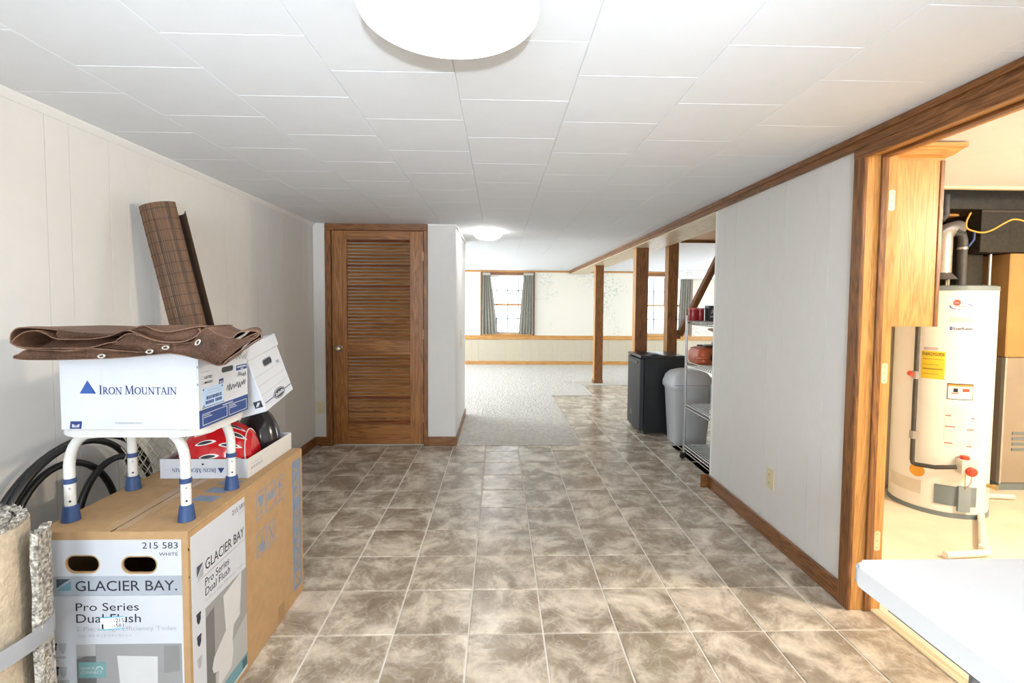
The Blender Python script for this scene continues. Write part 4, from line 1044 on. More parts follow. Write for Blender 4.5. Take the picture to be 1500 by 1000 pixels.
# front faces of the folds (cloth turned toward the viewer)
def face_sheet(top, bot, y, seed, n=14, bulge=.012):
    A = smooth_line(top, 6); B = smooth_line(bot, 6)
    def at(P, t): f = t*(len(P)-1); i = min(int(f), len(P)-2); return P[i].lerp(P[i+1], f-i)
    bm = bmesh.new(); rows = []
    for j in range(9):
        v = j/8; row = []
        for i in range(n*2+1):
            u = i/(n*2); p = at(A, u).lerp(at(B, u), v)
            row.append(bm.verts.new((p.x, y-bulge*math.sin(PI*v)*.6-.006*v+.004*noise.noise(Vector((u*6, v*3, seed))), p.z)))
        rows.append(row)
    for a, b in zip(rows, rows[1:]):
        for i in range(len(a)-1): bm.faces.new((a[i], a[i+1], b[i+1], b[i]))
    bmesh.ops.solidify(bm, geom=list(bm.faces), thickness=.002)
    return ob('fold_face', fin(bm, 'fold_face', True), TARP, tp)
face_sheet([(880, 752), (935, 735), (1000, 665), (1060, 692), (1130, 716), (1190, 712), (1255, 700)], [(845, 788), (905, 798), (990, 820), (1040, 836), (1082, 846), (1090, 838), (1100, 826)], -.006, 21)
face_sheet([(130, 772), (300, 782), (440, 772), (600, 782), (700, 786), (830, 784)], [(62, 818), (130, 825), (330, 823), (520, 817), (700, 802), (830, 790)], .004, 22)
face_sheet([(560, 742), (625, 692), (700, 710), (780, 733), (870, 742), (930, 735)], [(560, 745), (640, 760), (700, 778), (760, 788), (820, 786), (880, 770)], .000, 23)
face_sheet([(280, 674), (400, 688), (540, 691), (640, 664)], [(290, 714), (420, 716), (520, 705), (620, 675)], .002, 24)
face_sheet([(640, 664), (690, 653), (745, 674), (810, 681), (880, 670), (960, 654)], [(625, 678), (680, 694), (740, 718), (810, 730), (890, 730), (970, 690)], .012, 25)
for cx, cy, ry_a in ((750, 777, .2), (828, 757, .1), (985, 731, .9), (518, 800, .2)):
    p = tz(cx, cy)
    bm = bmesh.new(); add_tube(bm, [(.0085*math.cos(a), .0045*math.sin(a), 0) for a in [2*PI*k/20 for k in range(20)]], .0022, 8, closed=True)
    ob('grommet', fin(bm, 'grommet', True), mat('grommet_metal', (.75, .74, .70), .3, 1), tp, (p.x, -.021, p.z), (PI/2, -ry_a, 0))

# ------------------------------------------------------------------ rolled bamboo blind leaning on the wall
def bamboo_mat():
    m, nt, b = newmat('brown_bamboo'); N = nt.nodes; L = nt.links
    at = N.new('ShaderNodeAttribute'); at.attribute_name = 'reed'
    tc = N.new('ShaderNodeTexCoord')
    n = N.new('ShaderNodeTexNoise'); n.inputs['Scale'].default_value = 40; n.inputs['Detail'].default_value = 4
    mp = N.new('ShaderNodeMapping'); mp.inputs['Scale'].default_value = (1, 1, .12)
    L.new(tc.outputs['Object'], mp.inputs['Vector']); L.new(mp.outputs['Vector'], n.inputs['Vector'])
    ad = N.new('ShaderNodeMath'); ad.operation = 'MULTIPLY_ADD'; ad.inputs[1].default_value = .55
    L.new(at.outputs['Fac'], ad.inputs[0])
    m2 = N.new('ShaderNodeMath'); m2.operation = 'MULTIPLY'; m2.inputs[1].default_value = .5
    L.new(n.outputs['Fac'], m2.inputs[0]); L.new(m2.outputs[0], ad.inputs[2])
    r = N.new('ShaderNodeValToRGB'); r.color_ramp.elements[0].color = (.030, .014, .007, 1); r.color_ramp.elements[1].color = (.15, .078, .038, 1)
    r.color_ramp.elements[0].position = .12; r.color_ramp.elements[1].position = .72
    L.new(ad.outputs[0], r.inputs['Fac']); L.new(r.outputs['Color'], b.inputs['Base Color']); b.inputs['Roughness'].default_value = .6
    return m
BAMB = bamboo_mat()
blt = Vector((-1.636, 2.38, 1.81)); blb = Vector((-1.245, 2.40, .045))
axis = blt-blb; LEN = axis.length
bl = tag(empty('bamboo_blind', blb), 'rolled dark bamboo blind leaning against the left wall', 'blind')
bl.rotation_mode = 'QUATERNION'; bl.rotation_quaternion = axis.to_track_quat('Z', 'Y')
def spiral(r0, r1, a0, a1, n): return [((r0+(r1-r0)*k/n)*math.cos(a0+(a1-a0)*k/n)*.78, (r0+(r1-r0)*k/n)*math.sin(a0+(a1-a0)*k/n)*1.06) for k in range(n+1)]
def reed_sheet(line, z0, z1, parent, name):
    me = bpy.data.meshes.new(name); V = []; Fc = []; reed = []
    n = len(line)
    for i, (x, y) in enumerate(line):
        a = line[max(i-1, 0)]; b = line[min(i+1, n-1)]; d = Vector((b[0]-a[0], b[1]-a[1])).normalized(); nn = Vector((d.y, -d.x))
        k = .0012 if i % 2 else -.0003
        for z in (z0, z1): V.append((x+nn.x*k, y+nn.y*k, z))
        for z in (z0, z1): V.append((x-nn.x*.0025, y-nn.y*.0025, z))
        reed.append(random.random())
    for i in range(n-1):
        a, b = 4*i, 4*(i+1)
        Fc += [(a, b, b+1, a+1), (a+2, a+3, b+3, b+2), (a+1, b+1, b+3, a+3), (a, a+2, b+2, b)]
    me.from_pydata(V, [], Fc); me.update()
    at = me.attributes.new('reed', 'FLOAT', 'FACE')
    for i in range(n-1):
        for q in range(4): at.data[4*i+q].value = reed[i//2*2]
    return ob(name, me, BAMB, parent)
main = spiral(.03, .079, 0, 2*PI*3.25, 360)
flap = [(main[-1][0]+.012*k/10*0+.0, main[-1][1]+0) for k in range(0)]
sh = reed_sheet(main, 0, LEN, bl, 'rolled_reeds')
reed_sheet([(-.062+.05*k/26-.03*math.sin(k/26*3), .030+.078*k/26) for k in range(27)], 0, LEN-.045, bl, 'loose_reed_edge')
TWINE = mat('dark_twine', (.028, .016, .010), .8)
for k in range(24):
    z = LEN-.028-k*.052
    if z < .85: break
    bm = bmesh.new(); add_tube(bm, [((r+.0022)*math.cos(a)*.78, (r+.0022)*math.sin(a)*1.06, z) for r, a in [(.03+.049*(2.25+q/36)/3.25, 2*PI*2.25+2*PI*q/36) for q in range(37)]], .0011, 5)
    ob('twine', fin(bm, 'twine', True), TWINE, bl)

# ------------------------------------------------------------------ black hose coil in the gap behind the carton
HOSE = mat('black_rubber_hose', (.012, .012, .013), .38, var=.15)
hc_ = tag(empty('hose_coil', (-1.625, 1.9, 0)), 'coil of black rubber hose between the carton and the left wall', 'hose')
def loop(name, cy, cz, ry, rz_, x0, tilt, a0=0, a1=2*PI, n=56, r=.013):
    pts = []
    for k in range(n if a1-a0 > 6.2 else n+1):
        a = a0+(a1-a0)*k/n; pts.append((x0+tilt*math.sin(a)+.012*math.sin(2*a), cy+ry*math.cos(a), max(cz+rz_*math.sin(a), r)))
    return tube(name, pts, r, HOSE, hc_, 10, closed=a1-a0 > 6.2)
loop('hose_turn', .05, .41, .385, .395, -.05, .02)
loop('hose_turn', .0, .41, .315, .39, -.03, .02)
loop('hose_turn', -.045, .375, .235, .355, -.01, -.02)
loop('hose_turn', .145, .36, .21, .335, .03, -.01)

# wire mesh bin behind the stool
wb = tag(empty('wire_bin', (-1.465, 2.12, 0)), 'tall pale wire mesh bin behind the carton beside the black hose', 'bin')
WIRE = mat('pale_wire', (.50, .47, .36), .5, .3)
hx, hy, hz = .088, .115, .80
for z in (.01, .4, hz): tube('hoop', [(-hx, -hy, z), (hx, -hy, z), (hx, hy, z), (-hx, hy, z)], .004, WIRE, wb, 6, True)
for (xa, ya), (xb, yb) in (((-hx, -hy), (hx, -hy)), ((hx, -hy), (hx, hy)), ((hx, hy), (-hx, hy)), ((-hx, hy), (-hx, -hy))):
    bm = bmesh.new()
    for k in range(-7, 8):
        for s in (-1, 1):
            p = []
            for z in (0, 1):
                pass
            u0 = k/7; z0, z1 = .01, hz
            # diagonal wires clipped to the panel
            span = 1.6
            for q in range(4):
                a_, b_ = u0+s*span*q, u0+s*span*(q+1)
            steps = []
            for q in range(0, 33):
                u = u0*1.6+s*(q/32)*3.2+(-1.6 if s > 0 else 1.6)+.5
                if 0 <= u <= 1: steps.append((u, z0+(z1-z0)*q/32))
            if len(steps) > 1:
                (ua, za), (ub, zb_) = steps[0], steps[-1]
                add_tube(bm, [(xa+(xb-xa)*ua, ya+(yb-ya)*ua, za), (xa+(xb-xa)*ub, ya+(yb-ya)*ub, zb_)], .0017, 5)
    ob('mesh_panel', fin(bm, 'mesh_panel', True), WIRE, wb)
bx('base', -hx, hx, -hy, hy, 0, .006, WIRE, wb)

# ------------------------------------------------------------------ carpet roll, lower left corner
BACKING = mat('carpet_backing', (.50, .42, .31), .9, var=.16, scale=60, bump=.35, bscale=120)
TAPE = mat('grey_duct_tape', (.30, .31, .33), .35, var=.08)
cr = tag(empty('carpet_roll', (-1.36, 1.205, 0)), 'standing roll of carpet with beige backing bound with grey tape', 'carpet roll')
def roll_sheet(line, z0, z1, t0, t1, m, name, jag=0):
    bm = bmesh.new(); rows = []
    nz = 10
    n = len(line); nor = []
    for i in range(n):
        a, b = line[max(i-1, 0)], line[min(i+1, n-1)]; d = Vector((b[0]-a[0], b[1]-a[1])).normalized(); nor.append(Vector((d.y, -d.x)))
    for side in (t0, t1):
        g = []
        for j in range(nz+1):
            g.append([bm.verts.new((line[i][0]+nor[i].x*(side+jag*random.uniform(-.5, .5)*(1 if side else 0)), line[i][1]+nor[i].y*(side+jag*random.uniform(-.5, .5)*(1 if side else 0)), z0+(z1-z0)*j/nz+(random.uniform(-jag, jag) if j == nz else 0))) for i in range(n)])
        rows.append(g)
    for g in rows:
        for j in range(nz):
            for i in range(n-1): bm.faces.new((g[j][i], g[j][i+1], g[j+1][i+1], g[j+1][i]))
    A, B = rows
    for i in range(n-1):
        bm.faces.new((A[-1][i], A[-1][i+1], B[-1][i+1], B[-1][i])); bm.faces.new((A[0][i], A[0][i+1], B[0][i+1], B[0][i]))
    for e in (0, n-1):
        for j in range(nz): bm.faces.new((A[j][e], A[j+1][e], B[j+1][e], B[j][e]))
    return ob(name, fin(bm, name, True), m, cr)
def rspiral(r0, r1, a0, a1, n): return [((r0+(r1-r0)*k/n)*math.cos(a0+(a1-a0)*k/n), (r0+(r1-r0)*k/n)*math.sin(a0+(a1-a0)*k/n)) for k in range(n+1)]
lin = rspiral(.05, .165, 0, 2*PI*4+math.radians(-30), 260)
roll_sheet(lin, 0, .775, 0, .004, BACKING, 'backing')
roll_sheet(lin, 0, .785, -.022, -.001, SHAG, 'pile', .006)
# loose outer end standing off to the right, pile side showing
e0 = Vector(lin[-1]); end = [(e0.x+.012+.05*k/12, e0.y+.035+.085*k/12+.02*math.sin(k/12*PI)) for k in range(13)]
roll_sheet([(.170*math.cos(math.radians(10+25*k/14)), .170*math.sin(math.radians(10+25*k/14))) for k in range(15)], 0, .755, .001, .017, SHAG, 'loose_pile_edge', .007)
# shaggy tufts along the top rim
bm = bmesh.new()
for k in range(520):
    i = random.randrange(len(lin)-1); x, y = lin[i]; rr = math.hypot(x, y); u = Vector((x, y))/rr*(rr-random.uniform(.0, .022))
    h = random.uniform(.008, .022); a = random.uniform(0, 2*PI); w = .0028; z = .779
    v = [bm.verts.new((u.x+w*math.cos(a), u.y+w*math.sin(a), z)), bm.verts.new((u.x-w*math.cos(a), u.y-w*math.sin(a), z)), bm.verts.new((u.x+random.uniform(-.014, .014), u.y+random.uniform(-.014, .014), z+h))]
    bm.faces.new(v)
tag(ob('frayed_tufts', fin(bm, 'tufts', recalc=False), SHAG, cr), kind='stuff')
bm = bmesh.new(); ring = []
for k in range(48):
    a = 2*PI*k/48; r = .1725+.017*max(0, math.cos(a-.39))**6; z = .445+.045*math.cos(a-.2)
    ring.append([bm.verts.new((rr*math.cos(a), rr*math.sin(a), z+dz)) for rr, dz in ((r, -.024), (r+.0012, -.024), (r+.0012, .024), (r, .024))])
for k in range(48):
    A, B = ring[k], ring[(k+1) % 48]
    for q in range(4): bm.faces.new((A[q], B[q], B[(q+1) % 4], A[(q+1) % 4]))
ob('tape_band', fin(bm, 'tape', True), TAPE, cr)

# ------------------------------------------------------------------ folding table, lower right
tb = tag(empty('folding_table', (1.19, .195, 0)), 'white plastic folding table in the right foreground', 'table')
hx, hy = .345, .92
prism('table_top', rrect(-hx, hx, -hy, hy, .035, 6), .045, PLASTW, tb, None, (0, 0, .695), .006, True)
GREYM = mat('grey_powder_metal', (.22, .23, .25), .45, .3)
for s in (-1, 1):
    lg = tube('leg_frame', [(-.24, s*.70, .69), (-.24, s*.72, .02), (-.24, s*.72, .012), (.24, s*.72, .012), (.24, s*.72, .02), (.24, s*.70, .69)], .0125, GREYM, tb, 10)
    tube('crossbar', [(-.24, s*.712, .30), (.24, s*.712, .30)], .009, GREYM, lg, 8)
    tube('brace', [(0, s*.712, .30), (0, s*.30, .685)], .008, GREYM, lg, 8)
for s in (-1, 1): bx('side_rail', s*.30-.01, s*.30+.01, -.84, .84, .665, .695, GREYM, tb)

# ------------------------------------------------------------------ black mini fridge
fr = tag(empty('mini_fridge', (1.70, 5.175, 0)), 'black mini fridge standing beside the oak posts', 'fridge')
FRB = mat('fridge_black', (.013, .014, .016), .33, var=.15, scale=60, bump=.1, bscale=200)
FRD = mat('fridge_door_black', (.016, .019, .022), .45, var=.1, spec=.25)
bx('cabinet', -.195, .235, -.243, .243, .02, .80, FRB, fr, .004)
prof = [(-.2, -.244), (-.2, .244), (-.236, .235), (-.244, .12), (-.247, 0), (-.244, -.12), (-.236, -.235)]
dd = prism('door', prof, .745, FRD, fr, None, (0, 0, .045), .003, True)
bx('handle_recess', -.2475, -.236, -.16, .16, .735, .765, BLACK, dd, .002).location.z -= .045
bx('badge', -.2465, -.240, .03, .075, .155, .215, mat('badge_grey', (.11, .115, .12), .3, .4), dd, .002).location.z -= .045
bx('top_panel', -.236, .238, -.246, .246, .80, .826, mat('fridge_top', (.03, .03, .032), .3), fr, .006, 2)
for s in (-1, 1): lathe('foot', [(0, 0), (.018, 0), (.016, .022), (0, .022)], BLACK, fr, (-.16, s*.2, 0), seg=14); lathe('foot', [(0, 0), (.018, 0), (.016, .022), (0, .022)], BLACK, fr, (.18, s*.2, 0), seg=14)
pp = tag(empty('paper_leaflet', (1.62, 5.10, .8265)), 'curled dark leaflet lying on the mini fridge', 'leaflet')
bm = bmesh.new(); g = []
for i in range(9): g.append([bm.verts.new((-.10+.2*i/8, y, .0015+.012*math.sin(i/8*PI)**2)) for y in (-.12, .12)])
for a, b in zip(g, g[1:]): bm.faces.new((a[0], b[0], b[1], a[1]))
bmesh.ops.solidify(bm, geom=list(bm.faces), thickness=.001)
ob('sheet', fin(bm, 'sheet', True), mat('dark_paper', (.05, .05, .055), .35), pp)
tube('white_edge', [(-.10+.2*i/8, -.121, .0025+.012*math.sin(i/8*PI)**2) for i in range(9)], .0018, CARDW, pp, 6)

# ------------------------------------------------------------------ trash can
tc_ = tag(empty('trash_can', (1.865, 4.69, 0)), 'light grey plastic trash can with domed swing lid', 'trash can')
TCM = mat('grey_bin_plastic', (.52, .535, .55), .4, var=.02)
def loft(name, secs, m, parent, r=.05, n=5, cap=True):
    bm = bmesh.new(); rings = []
    for hx_, hy_, z in secs:
        rings.append([bm.verts.new((x, y, z)) for x, y in rrect(-hx_, hx_, -hy_, hy_, min(r, hx_*.95, hy_*.95), n)])
    for a, b in zip(rings, rings[1:]):
        for k in range(len(a)): bm.faces.new((a[k], a[(k+1) % len(a)], b[(k+1) % len(a)], b[k]))
    if cap: bm.faces.new(rings[0][::-1]); bm.faces.new(rings[-1])
    return ob(name, fin(bm, name, True), m, parent)
loft('body', [(.150, .135, 0), (.157, .142, .02), (.185, .165, .52), (.193, .172, .535), (.193, .172, .55)], TCM, tc_)
ld = loft('lid', [(.200, .178, .545), (.203, .181, .55), (.203, .181, .60), (.196, .175, .615), (.184, .165, .66), (.15, .14, .70), (.09, .10, .722), (.03, .05, .728)], TCM, tc_)
bx('swing_flap_seam', -.195, .195, -.1825, -.1815, .586, .591, mat('bin_seam', (.25, .26, .27), .5), tc_)

# ------------------------------------------------------------------ wire shelf
ws = tag(empty('wire_shelf', (1.80, 3.865, 0)), 'chrome wire shelving unit on casters behind the right panel wall', 'shelf')
hx, hy = .165, .295
ZS = (.125, .485, .86, 1.215)
for sx_ in (-1, 1):
    for sy_ in (-1, 1):
        p = tube('pole', [(sx_*hx, sy_*hy, .055), (sx_*hx, sy_*hy, 1.265)], .0115, STEEL, ws, 12)
        bm = bmesh.new(); add_lathe(bm, [(0, -.010), (.022, -.010), (.026, -.006), (.026, .006), (.022, .010), (0, .010)], 18, mtx=Matrix.Translation((sx_*hx-.012, sy_*hy, .026)) @ Matrix.Rotation(PI/2, 4, 'X'))
        add_box(bm, sx_*hx-.018, sx_*hx+.012, sy_*hy-.015, sy_*hy+.015, .045, .06, .003)
        ob('caster', fin(bm, 'caster', True), BLACK, ws)
def wires(bm, pts, r=.0032): add_tube(bm, pts, r, 6)
for z in ZS:
    bm = bmesh.new()
    for dz in (0, -.028):
        for s in (-1, 1):
            wires(bm, [(-hx, s*hy, z+dz), (hx, s*hy, z+dz)], .0038); wires(bm, [(s*hx, -hy, z+dz), (s*hx, hy, z+dz)], .0038)
    sf_ = ob('shelf_frame', fin(bm, 'shelf_frame', True), STEEL, ws)
    bm = bmesh.new()
    for k in range(1, 14): x = -hx+2*hx*k/14; wires(bm, [(x, -hy, z+.002), (x, hy, z+.002)], .0026)
    for y in (-.1, .1): wires(bm, [(-hx, y, z-.004), (hx, y, z-.004)], .0032)
    ob('shelf_wires', fin(bm, 'shelf_wires', True), STEEL, sf_)
    bm = bmesh.new()
    for s in (-1, 1):
        n = 30; wires(bm, [(s*hx, -hy+2*hy*k/n, z-(.028 if k % 2 else 0)) for k in range(n+1)], .0024)
        n = 16; wires(bm, [(-hx+2*hx*k/n, s*hy, z-(.028 if k % 2 else 0)) for k in range(n+1)], .0024)
    ob('shelf_truss', fin(bm, 'shelf_truss', True), STEEL, sf_)
ZW = .0055
# goods on the wire shelf
REDC = mat('red_tin', (.30, .012, .018), .3, var=.15, scale=30)
for k, (x, y) in enumerate(((1.648, 4.075), (1.722, 4.10))):
    e = tag(empty('red_canister', (x, y, ZS[3]+ZW)), ('dark red canister at the outer corner of the top wire shelf', 'dark red canister between its twin and the black carton on the top wire shelf')[k], 'canister', 'red canisters on the top wire shelf')
    lathe('tin', [(0, 0), (.033, 0), (.034, .003), (.034, .10), (.033, .103), (0, .103)], REDC, e)
    lathe('lid_ring', [(.0335, .093), (.0355, .094), (.0355, .106), (.0, .107)], mat('pale_red', (.55, .12, .13), .35), e, cap=False)
e = tag(empty('small_carton', (1.795, 4.06, ZS[3]+ZW)), 'black carton with a pale A mark on the top wire shelf', 'carton')
bx('carton_body', -.032, .032, -.04, .04, 0, .128, mat('slate_carton', (.055, .065, .08), .5), e, .001)
text('A', -.014, .014, .058, .10, CARDW, e, FRONT(-.04), .0008, .01); rect('print_line', -.018, .018, .03, .042, CARDW, e, FRONT(-.04), .0005)
e = tag(empty('orange_case', (1.745, 4.0, ZS[2]+ZW)), 'rounded rust-orange case with a dark square patch on the second wire shelf', 'case')
ORG = mat('rust_orange_plastic', (.42, .085, .025), .38, var=.12, scale=14)
loft('shell', [(.105, .12, 0), (.118, .14, .02), (.12, .142, .085), (.105, .125, .125), (.07, .09, .14)], ORG, e, .055, 6)
bx('dark_patch', -.028, .03, -.1445, -.1415, .035, .088, BLACK, e, .002); bx('orange_square', -.014, .016, -.1465, -.1445, .047, .076, ORG, e)
tube('grip', [(-.118, -.05, .05), (-.10, -.148, .056), (-.05, -.152, .06), (-.04, -.14, .062)], .013, ORG, e, 10)
e = tag(empty('serving_tray', (1.785, 3.98, ZS[2]+ZW+.1405)), 'small dark tray resting on the orange case', 'tray')
lathe('dish', [(0, 0), (.06, 0), (.085, .012), (.088, .012), (.062, -.0 + .004), (0, .004)], mat('dark_tray', (.06, .05, .05), .3, .5), e)
tube('handle', [(-.085, 0, .011), (-.135, -.01, .013)], .006, BLACK, e, 8)
e = tag(empty('wooden_stand', (1.83, 4.04, ZS[2]+ZW+.158)), 'turned wooden stand with flat top on the dark tray', 'stand')
lathe('pedestal', [(0, 0), (.03, 0), (.03, .01), (.014, .02), (.012, .09), (.02, .105), (.055, .115), (.058, .132), (0, .134)], PALE[2], e)
e = tag(empty('red_cup', (1.80, 3.955, ZS[2]+ZW+.146)), 'little red cup beside the wooden stand', 'cup')
lathe('cup_body', [(0, 0), (.02, 0), (.024, .05), (.021, .05), (.018, .006), (0, .006)], REDC, e)
e = tag(empty('booklet_box', (1.855, 3.99, ZS[1]+ZW)), 'white and blue box on the third wire shelf', 'box')
bx('box_body', -.045, .045, -.06, .06, 0, .19, CARDW, e, .001); rect('blue_panel', -.05, .05, .03, .17, mat('bright_blue_print', (.05, .22, .5), .5), e, LEFTF(-.045), .0006); rect('blue_panel', -.042, .042, .02, .06, mat('bright_blue_print', (.05, .22, .5), .5), e, FRONT(-.06), .0006)

# ------------------------------------------------------------------ utility room: upper cabinet
uc = tag(empty('wall_cabinet', (1.865, 2.65, 1.258)), 'golden oak wall cabinet with crown moulding beside the utility doorway', 'cabinet')
x0, x1, y0, y1, z1 = 1.70-1.865, 2.025-1.865, 2.20-2.65, 3.10-2.65, .765
bx('side_panel', x0, x1, y0, y0+.016, 0, z1, GOLD[2], uc, .001); bx('side_panel', x0, x1, y1-.016, y1, 0, z1, GOLD[2], uc, .001)
bx('bottom_panel', x0, x1, y0+.016, y1-.016, .01, .026, GOLD[1], uc); bx('back_panel', x0, x0+.01, y0+.016, y1-.016, .026, z1, GOLD[1], uc)
bx('face_frame', x1, x1+.02, y0-.004, y1+.004, 0, z1, OAK[2], uc, .002)
for a, b in ((y0+.02, -.005), (.005, y1-.02)):
    dd = bx('cabinet_door', x1+.02, x1+.04, a, b, .03, z1-.03, GOLD[2], uc, .003)
    lathe('door_knob', [(0, 0), (.008, 0), (.007, .014), (.014, .02), (.012, .028), (0, .03)], BRASS, dd, (.01, (.16 if a < -.1 else -.16), .08), (0, PI/2, 0), seg=14)
cp = [(0, 0), (.0, .012), (.02, .02), (.045, .045), (.055, .05), (.055, .067), (-.02, .067), (-.02, 0)]
# crown: mitred sweep along the near side and the front
bm = bmesh.new(); sec = []
for (px, py), (nx, ny) in (((x0+.003, y0), (0, -1)), ((x1+.02, y0), (1, -1)), ((x1+.02, y1), (1, 1)), ((x0+.003, y1), (0, 1))):
    sec.append([bm.verts.new((px+nx*o_, py+ny*o_, z1-.003+h)) for o_, h in cp])
for A, B in zip(sec, sec[1:]):
    for k in range(len(cp)): bm.faces.new((A[k], A[(k+1) % len(cp)], B[(k+1) % len(cp)], B[k]))
bm.faces.new(sec[0][::-1]); bm.faces.new(sec[-1])
ob('crown_moulding', fin(bm, 'crown'), GOLD[0], uc)

# ------------------------------------------------------------------ water heater
WC = (3.02, 3.2); WR = .26; WH = 1.455
wh = tag(empty('water_heater', (WC[0], WC[1], 0)), 'tall white cylindrical gas water heater in the utility room', 'water heater')
HW = mat('heater_white', (.80, .78, .73), .35, var=.01); HG = mat('heater_grey', (.16, .20, .22), .45)
lathe('base_ring', [(0, 0), (WR+.004, 0), (WR+.004, .03), (0, .03)], HG, wh, seg=64)
lathe('tank_jacket', [(0, .03), (WR, .03), (WR, WH), (0, WH)], HW, wh, seg=64)
lathe('top_cap', [(0, WH), (WR+.003, WH), (WR+.003, WH+.028), (WR-.02, WH+.034), (0, WH+.04)], HG, wh, seg=64)
def patch(name, a0, a1, z0, z1, m, k=.0012, parent=None, n=10):
    bm = bmesh.new(); g = []
    for i in range(n+1):
        a = math.radians(a0+(a1-a0)*i/n); g.append([bm.verts.new(((WR+r)*math.cos(a), (WR+r)*math.sin(a), z)) for r, z in ((-.0, z0), (k, z0), (k, z1), (-.0, z1))])
    for A, B in zip(g, g[1:]):
        for q in range(4): bm.faces.new((A[q], B[q], B[(q+1) % 4], A[(q+1) % 4]))
    bm.faces.new(g[0][::-1]); bm.faces.new(g[-1])
    return ob(name, fin(bm, name, True), m, parent or wh)
def ctext(s, a0, a1, z0, z1, m, k=.0022, parent=None, bold=0):
    V, Fc = text_mesh(s, bold); xs = [v.x for v in V]; ys = [v.y for v in V]; lx, hx_, ly, hy_ = min(xs), max(xs), min(ys), max(ys); out = []
    for v in V:
        a = math.radians(a0+(a1-a0)*(v.x-lx)/(hx_-lx)); out.append(((WR+k)*math.cos(a), (WR+k)*math.sin(a), z0+(z1-z0)*(v.y-ly)/(hy_-ly)))
    me = bpy.data.meshes.new('lettering'); me.from_pydata(out, [], Fc); me.update(); return ob('lettering', me, m, parent or wh)
YEL = mat('energy_yellow', (.80, .56, .03), .5)
yl = patch('energy_label', 204, 230, .885, 1.065, YEL)
ctext('ENERGYGUIDE', 205, 229, 1.035, 1.055, INKB, .002, yl, .01)
for k, z in enumerate((1.01, .975, .945, .915)): patch('label_line', 206, 228-4*(k % 2), z, z+(.004 if k != 2 else .008), mat('label_olive', (.35, .24, .02), .5), .0018, yl)
patch('pale_strip', 206, 222, 1.072, 1.090, mat('pale_mauve', (.55, .45, .47), .6))
REDI = mat('red_ink', (.62, .06, .03), .5)
wl = patch('warning_label', 233.5, 262.5, .763, .866, INKB)
patch('warning_field', 234.3, 261.7, .768, .860, mat('label_white', (.82, .80, .76), .5), .0018, wl); patch('warning_bar', 234.3, 261.7, .848, .860, mat('warning_orange', (.75, .28, .05), .5), .0022, wl)
patch('warning_mark', 240, 245, .81, .835, INKB, .0024, wl); patch('warning_mark', 250, 258, .815, .835, REDI, .0024, wl); patch('warning_mark', 238, 246, .80, .806, REDI, .0024, wl)
il = patch('instruction_label', 232.5, 277, .45, .73, mat('label_offwhite', (.77, .74, .68), .5))
for k in range(13): patch('label_line', 234, 275 if k % 3 else 270, .468+.02*k, .470+.02*k, mat('label_greyline', (.60, .56, .50), .6), .0018, il)
for a0, a1, z in ((233, 239, .655), (262, 266, .645), (233, 244, .585), (257, 266, .572), (233, 242, .478), (258, 264, .466)): patch('red_line', a0, a1, z, z+.006, REDI, .002, il)
ctext('RHEEM', 236.5, 241.5, 1.372, 1.382, CARDW, .0034); 
# round red emblem with a blue swoosh
pts = [(239.5+4.0*math.cos(2*PI*k/18), 1.378+.019*math.sin(2*PI*k/18)) for k in range(18)]
bm = bmesh.new(); bm.faces.new([bm.verts.new(((WR+.002)*math.cos(math.radians(a)), (WR+.002)*math.sin(math.radians(a)), z)) for a, z in pts]); ob('red_emblem', fin(bm, 'emb', recalc=False), REDI, wh)
def swoosh(a0, a1, m):
    bm = bmesh.new(); P = []
    for k in range(13):
        t = a0+(a1-a0)*k/12; P.append([((WR+.0016)*math.cos(math.radians(244+s*11.5*math.cos(t))), (WR+.0016)*math.sin(math.radians(244+s*11.5*math.cos(t))), 1.355+s*.021*math.sin(t)) for s in (1.08, .86+.14*abs(2*k/12-1))])
    for A, B in zip(P, P[1:]): bm.faces.new([bm.verts.new(v) for v in (A[0], B[0], B[1], A[1])])
    ob('blue_swoosh', fin(bm, 'sw', recalc=False), m, wh)
BL = mat('heater_blue', (.10, .13, .50), .5); swoosh(PI*.9, PI*1.55, BL); swoosh(0, PI*.35, BL)
patch('rule_line', 238, 250, 1.353, 1.356, REDI); patch('pale_text', 233, 257, 1.255, 1.285, mat('faint_gold', (.74, .66, .52), .6)); 
patch('blue_mark', 233, 236, 1.205, 1.228, BL); ctext('EverKleen', 237, 258, 1.206, 1.224, INKN, .0022, None, .01)
# lower parts
patch('lower_band', 158, 210, .115, .205, mat('band_cream', (.66, .60, .50), .5)); 
od = lathe('orange_disc', [(0, 0), (.042, 0), (.042, .003), (0, .004)], mat('orange_sticker', (.72, .33, .03), .5), wh, ((WR-.001)*math.cos(math.radians(204.5)), (WR-.001)*math.sin(math.radians(204.5)), .268), (0, PI/2, math.radians(204.5)))
pg = patch('access_cover', 224.7, 273.5, .080, .205, HG, .006)
patch('cover_fold', 249.5, 263, .052, .213, mat('heater_grey_light', (.24, .29, .32), .4), .022, pg)
a = math.radians(255); gv = empty('gas_valve', ((WR+.03)*math.cos(a), (WR+.03)*math.sin(a), .35), (0, 0, a)); gv.parent = wh
ob('valve_body', boxm(-.03, .04, -.045, .045, -.045, .045, .006, 2, True), mat('valve_pale', (.66, .63, .58), .4), gv)
lathe('red_dial', [(0, 0), (.028, 0), (.028, .018), (.02, .022), (.02, .03), (0, .031)], REDI, gv, (.04, 0, -.02), (0, PI/2, 0)); lathe('top_knob', [(0, 0), (.024, 0), (.022, .02), (0, .022)], REDI, gv, (.0, -.01, .045))
GASP = mat('iron_gas_pipe', (.07, .065, .06), .5, .4, var=.2)
def cp_(ang, r, z): a = math.radians(ang); return (r*math.cos(a), r*math.sin(a), z)
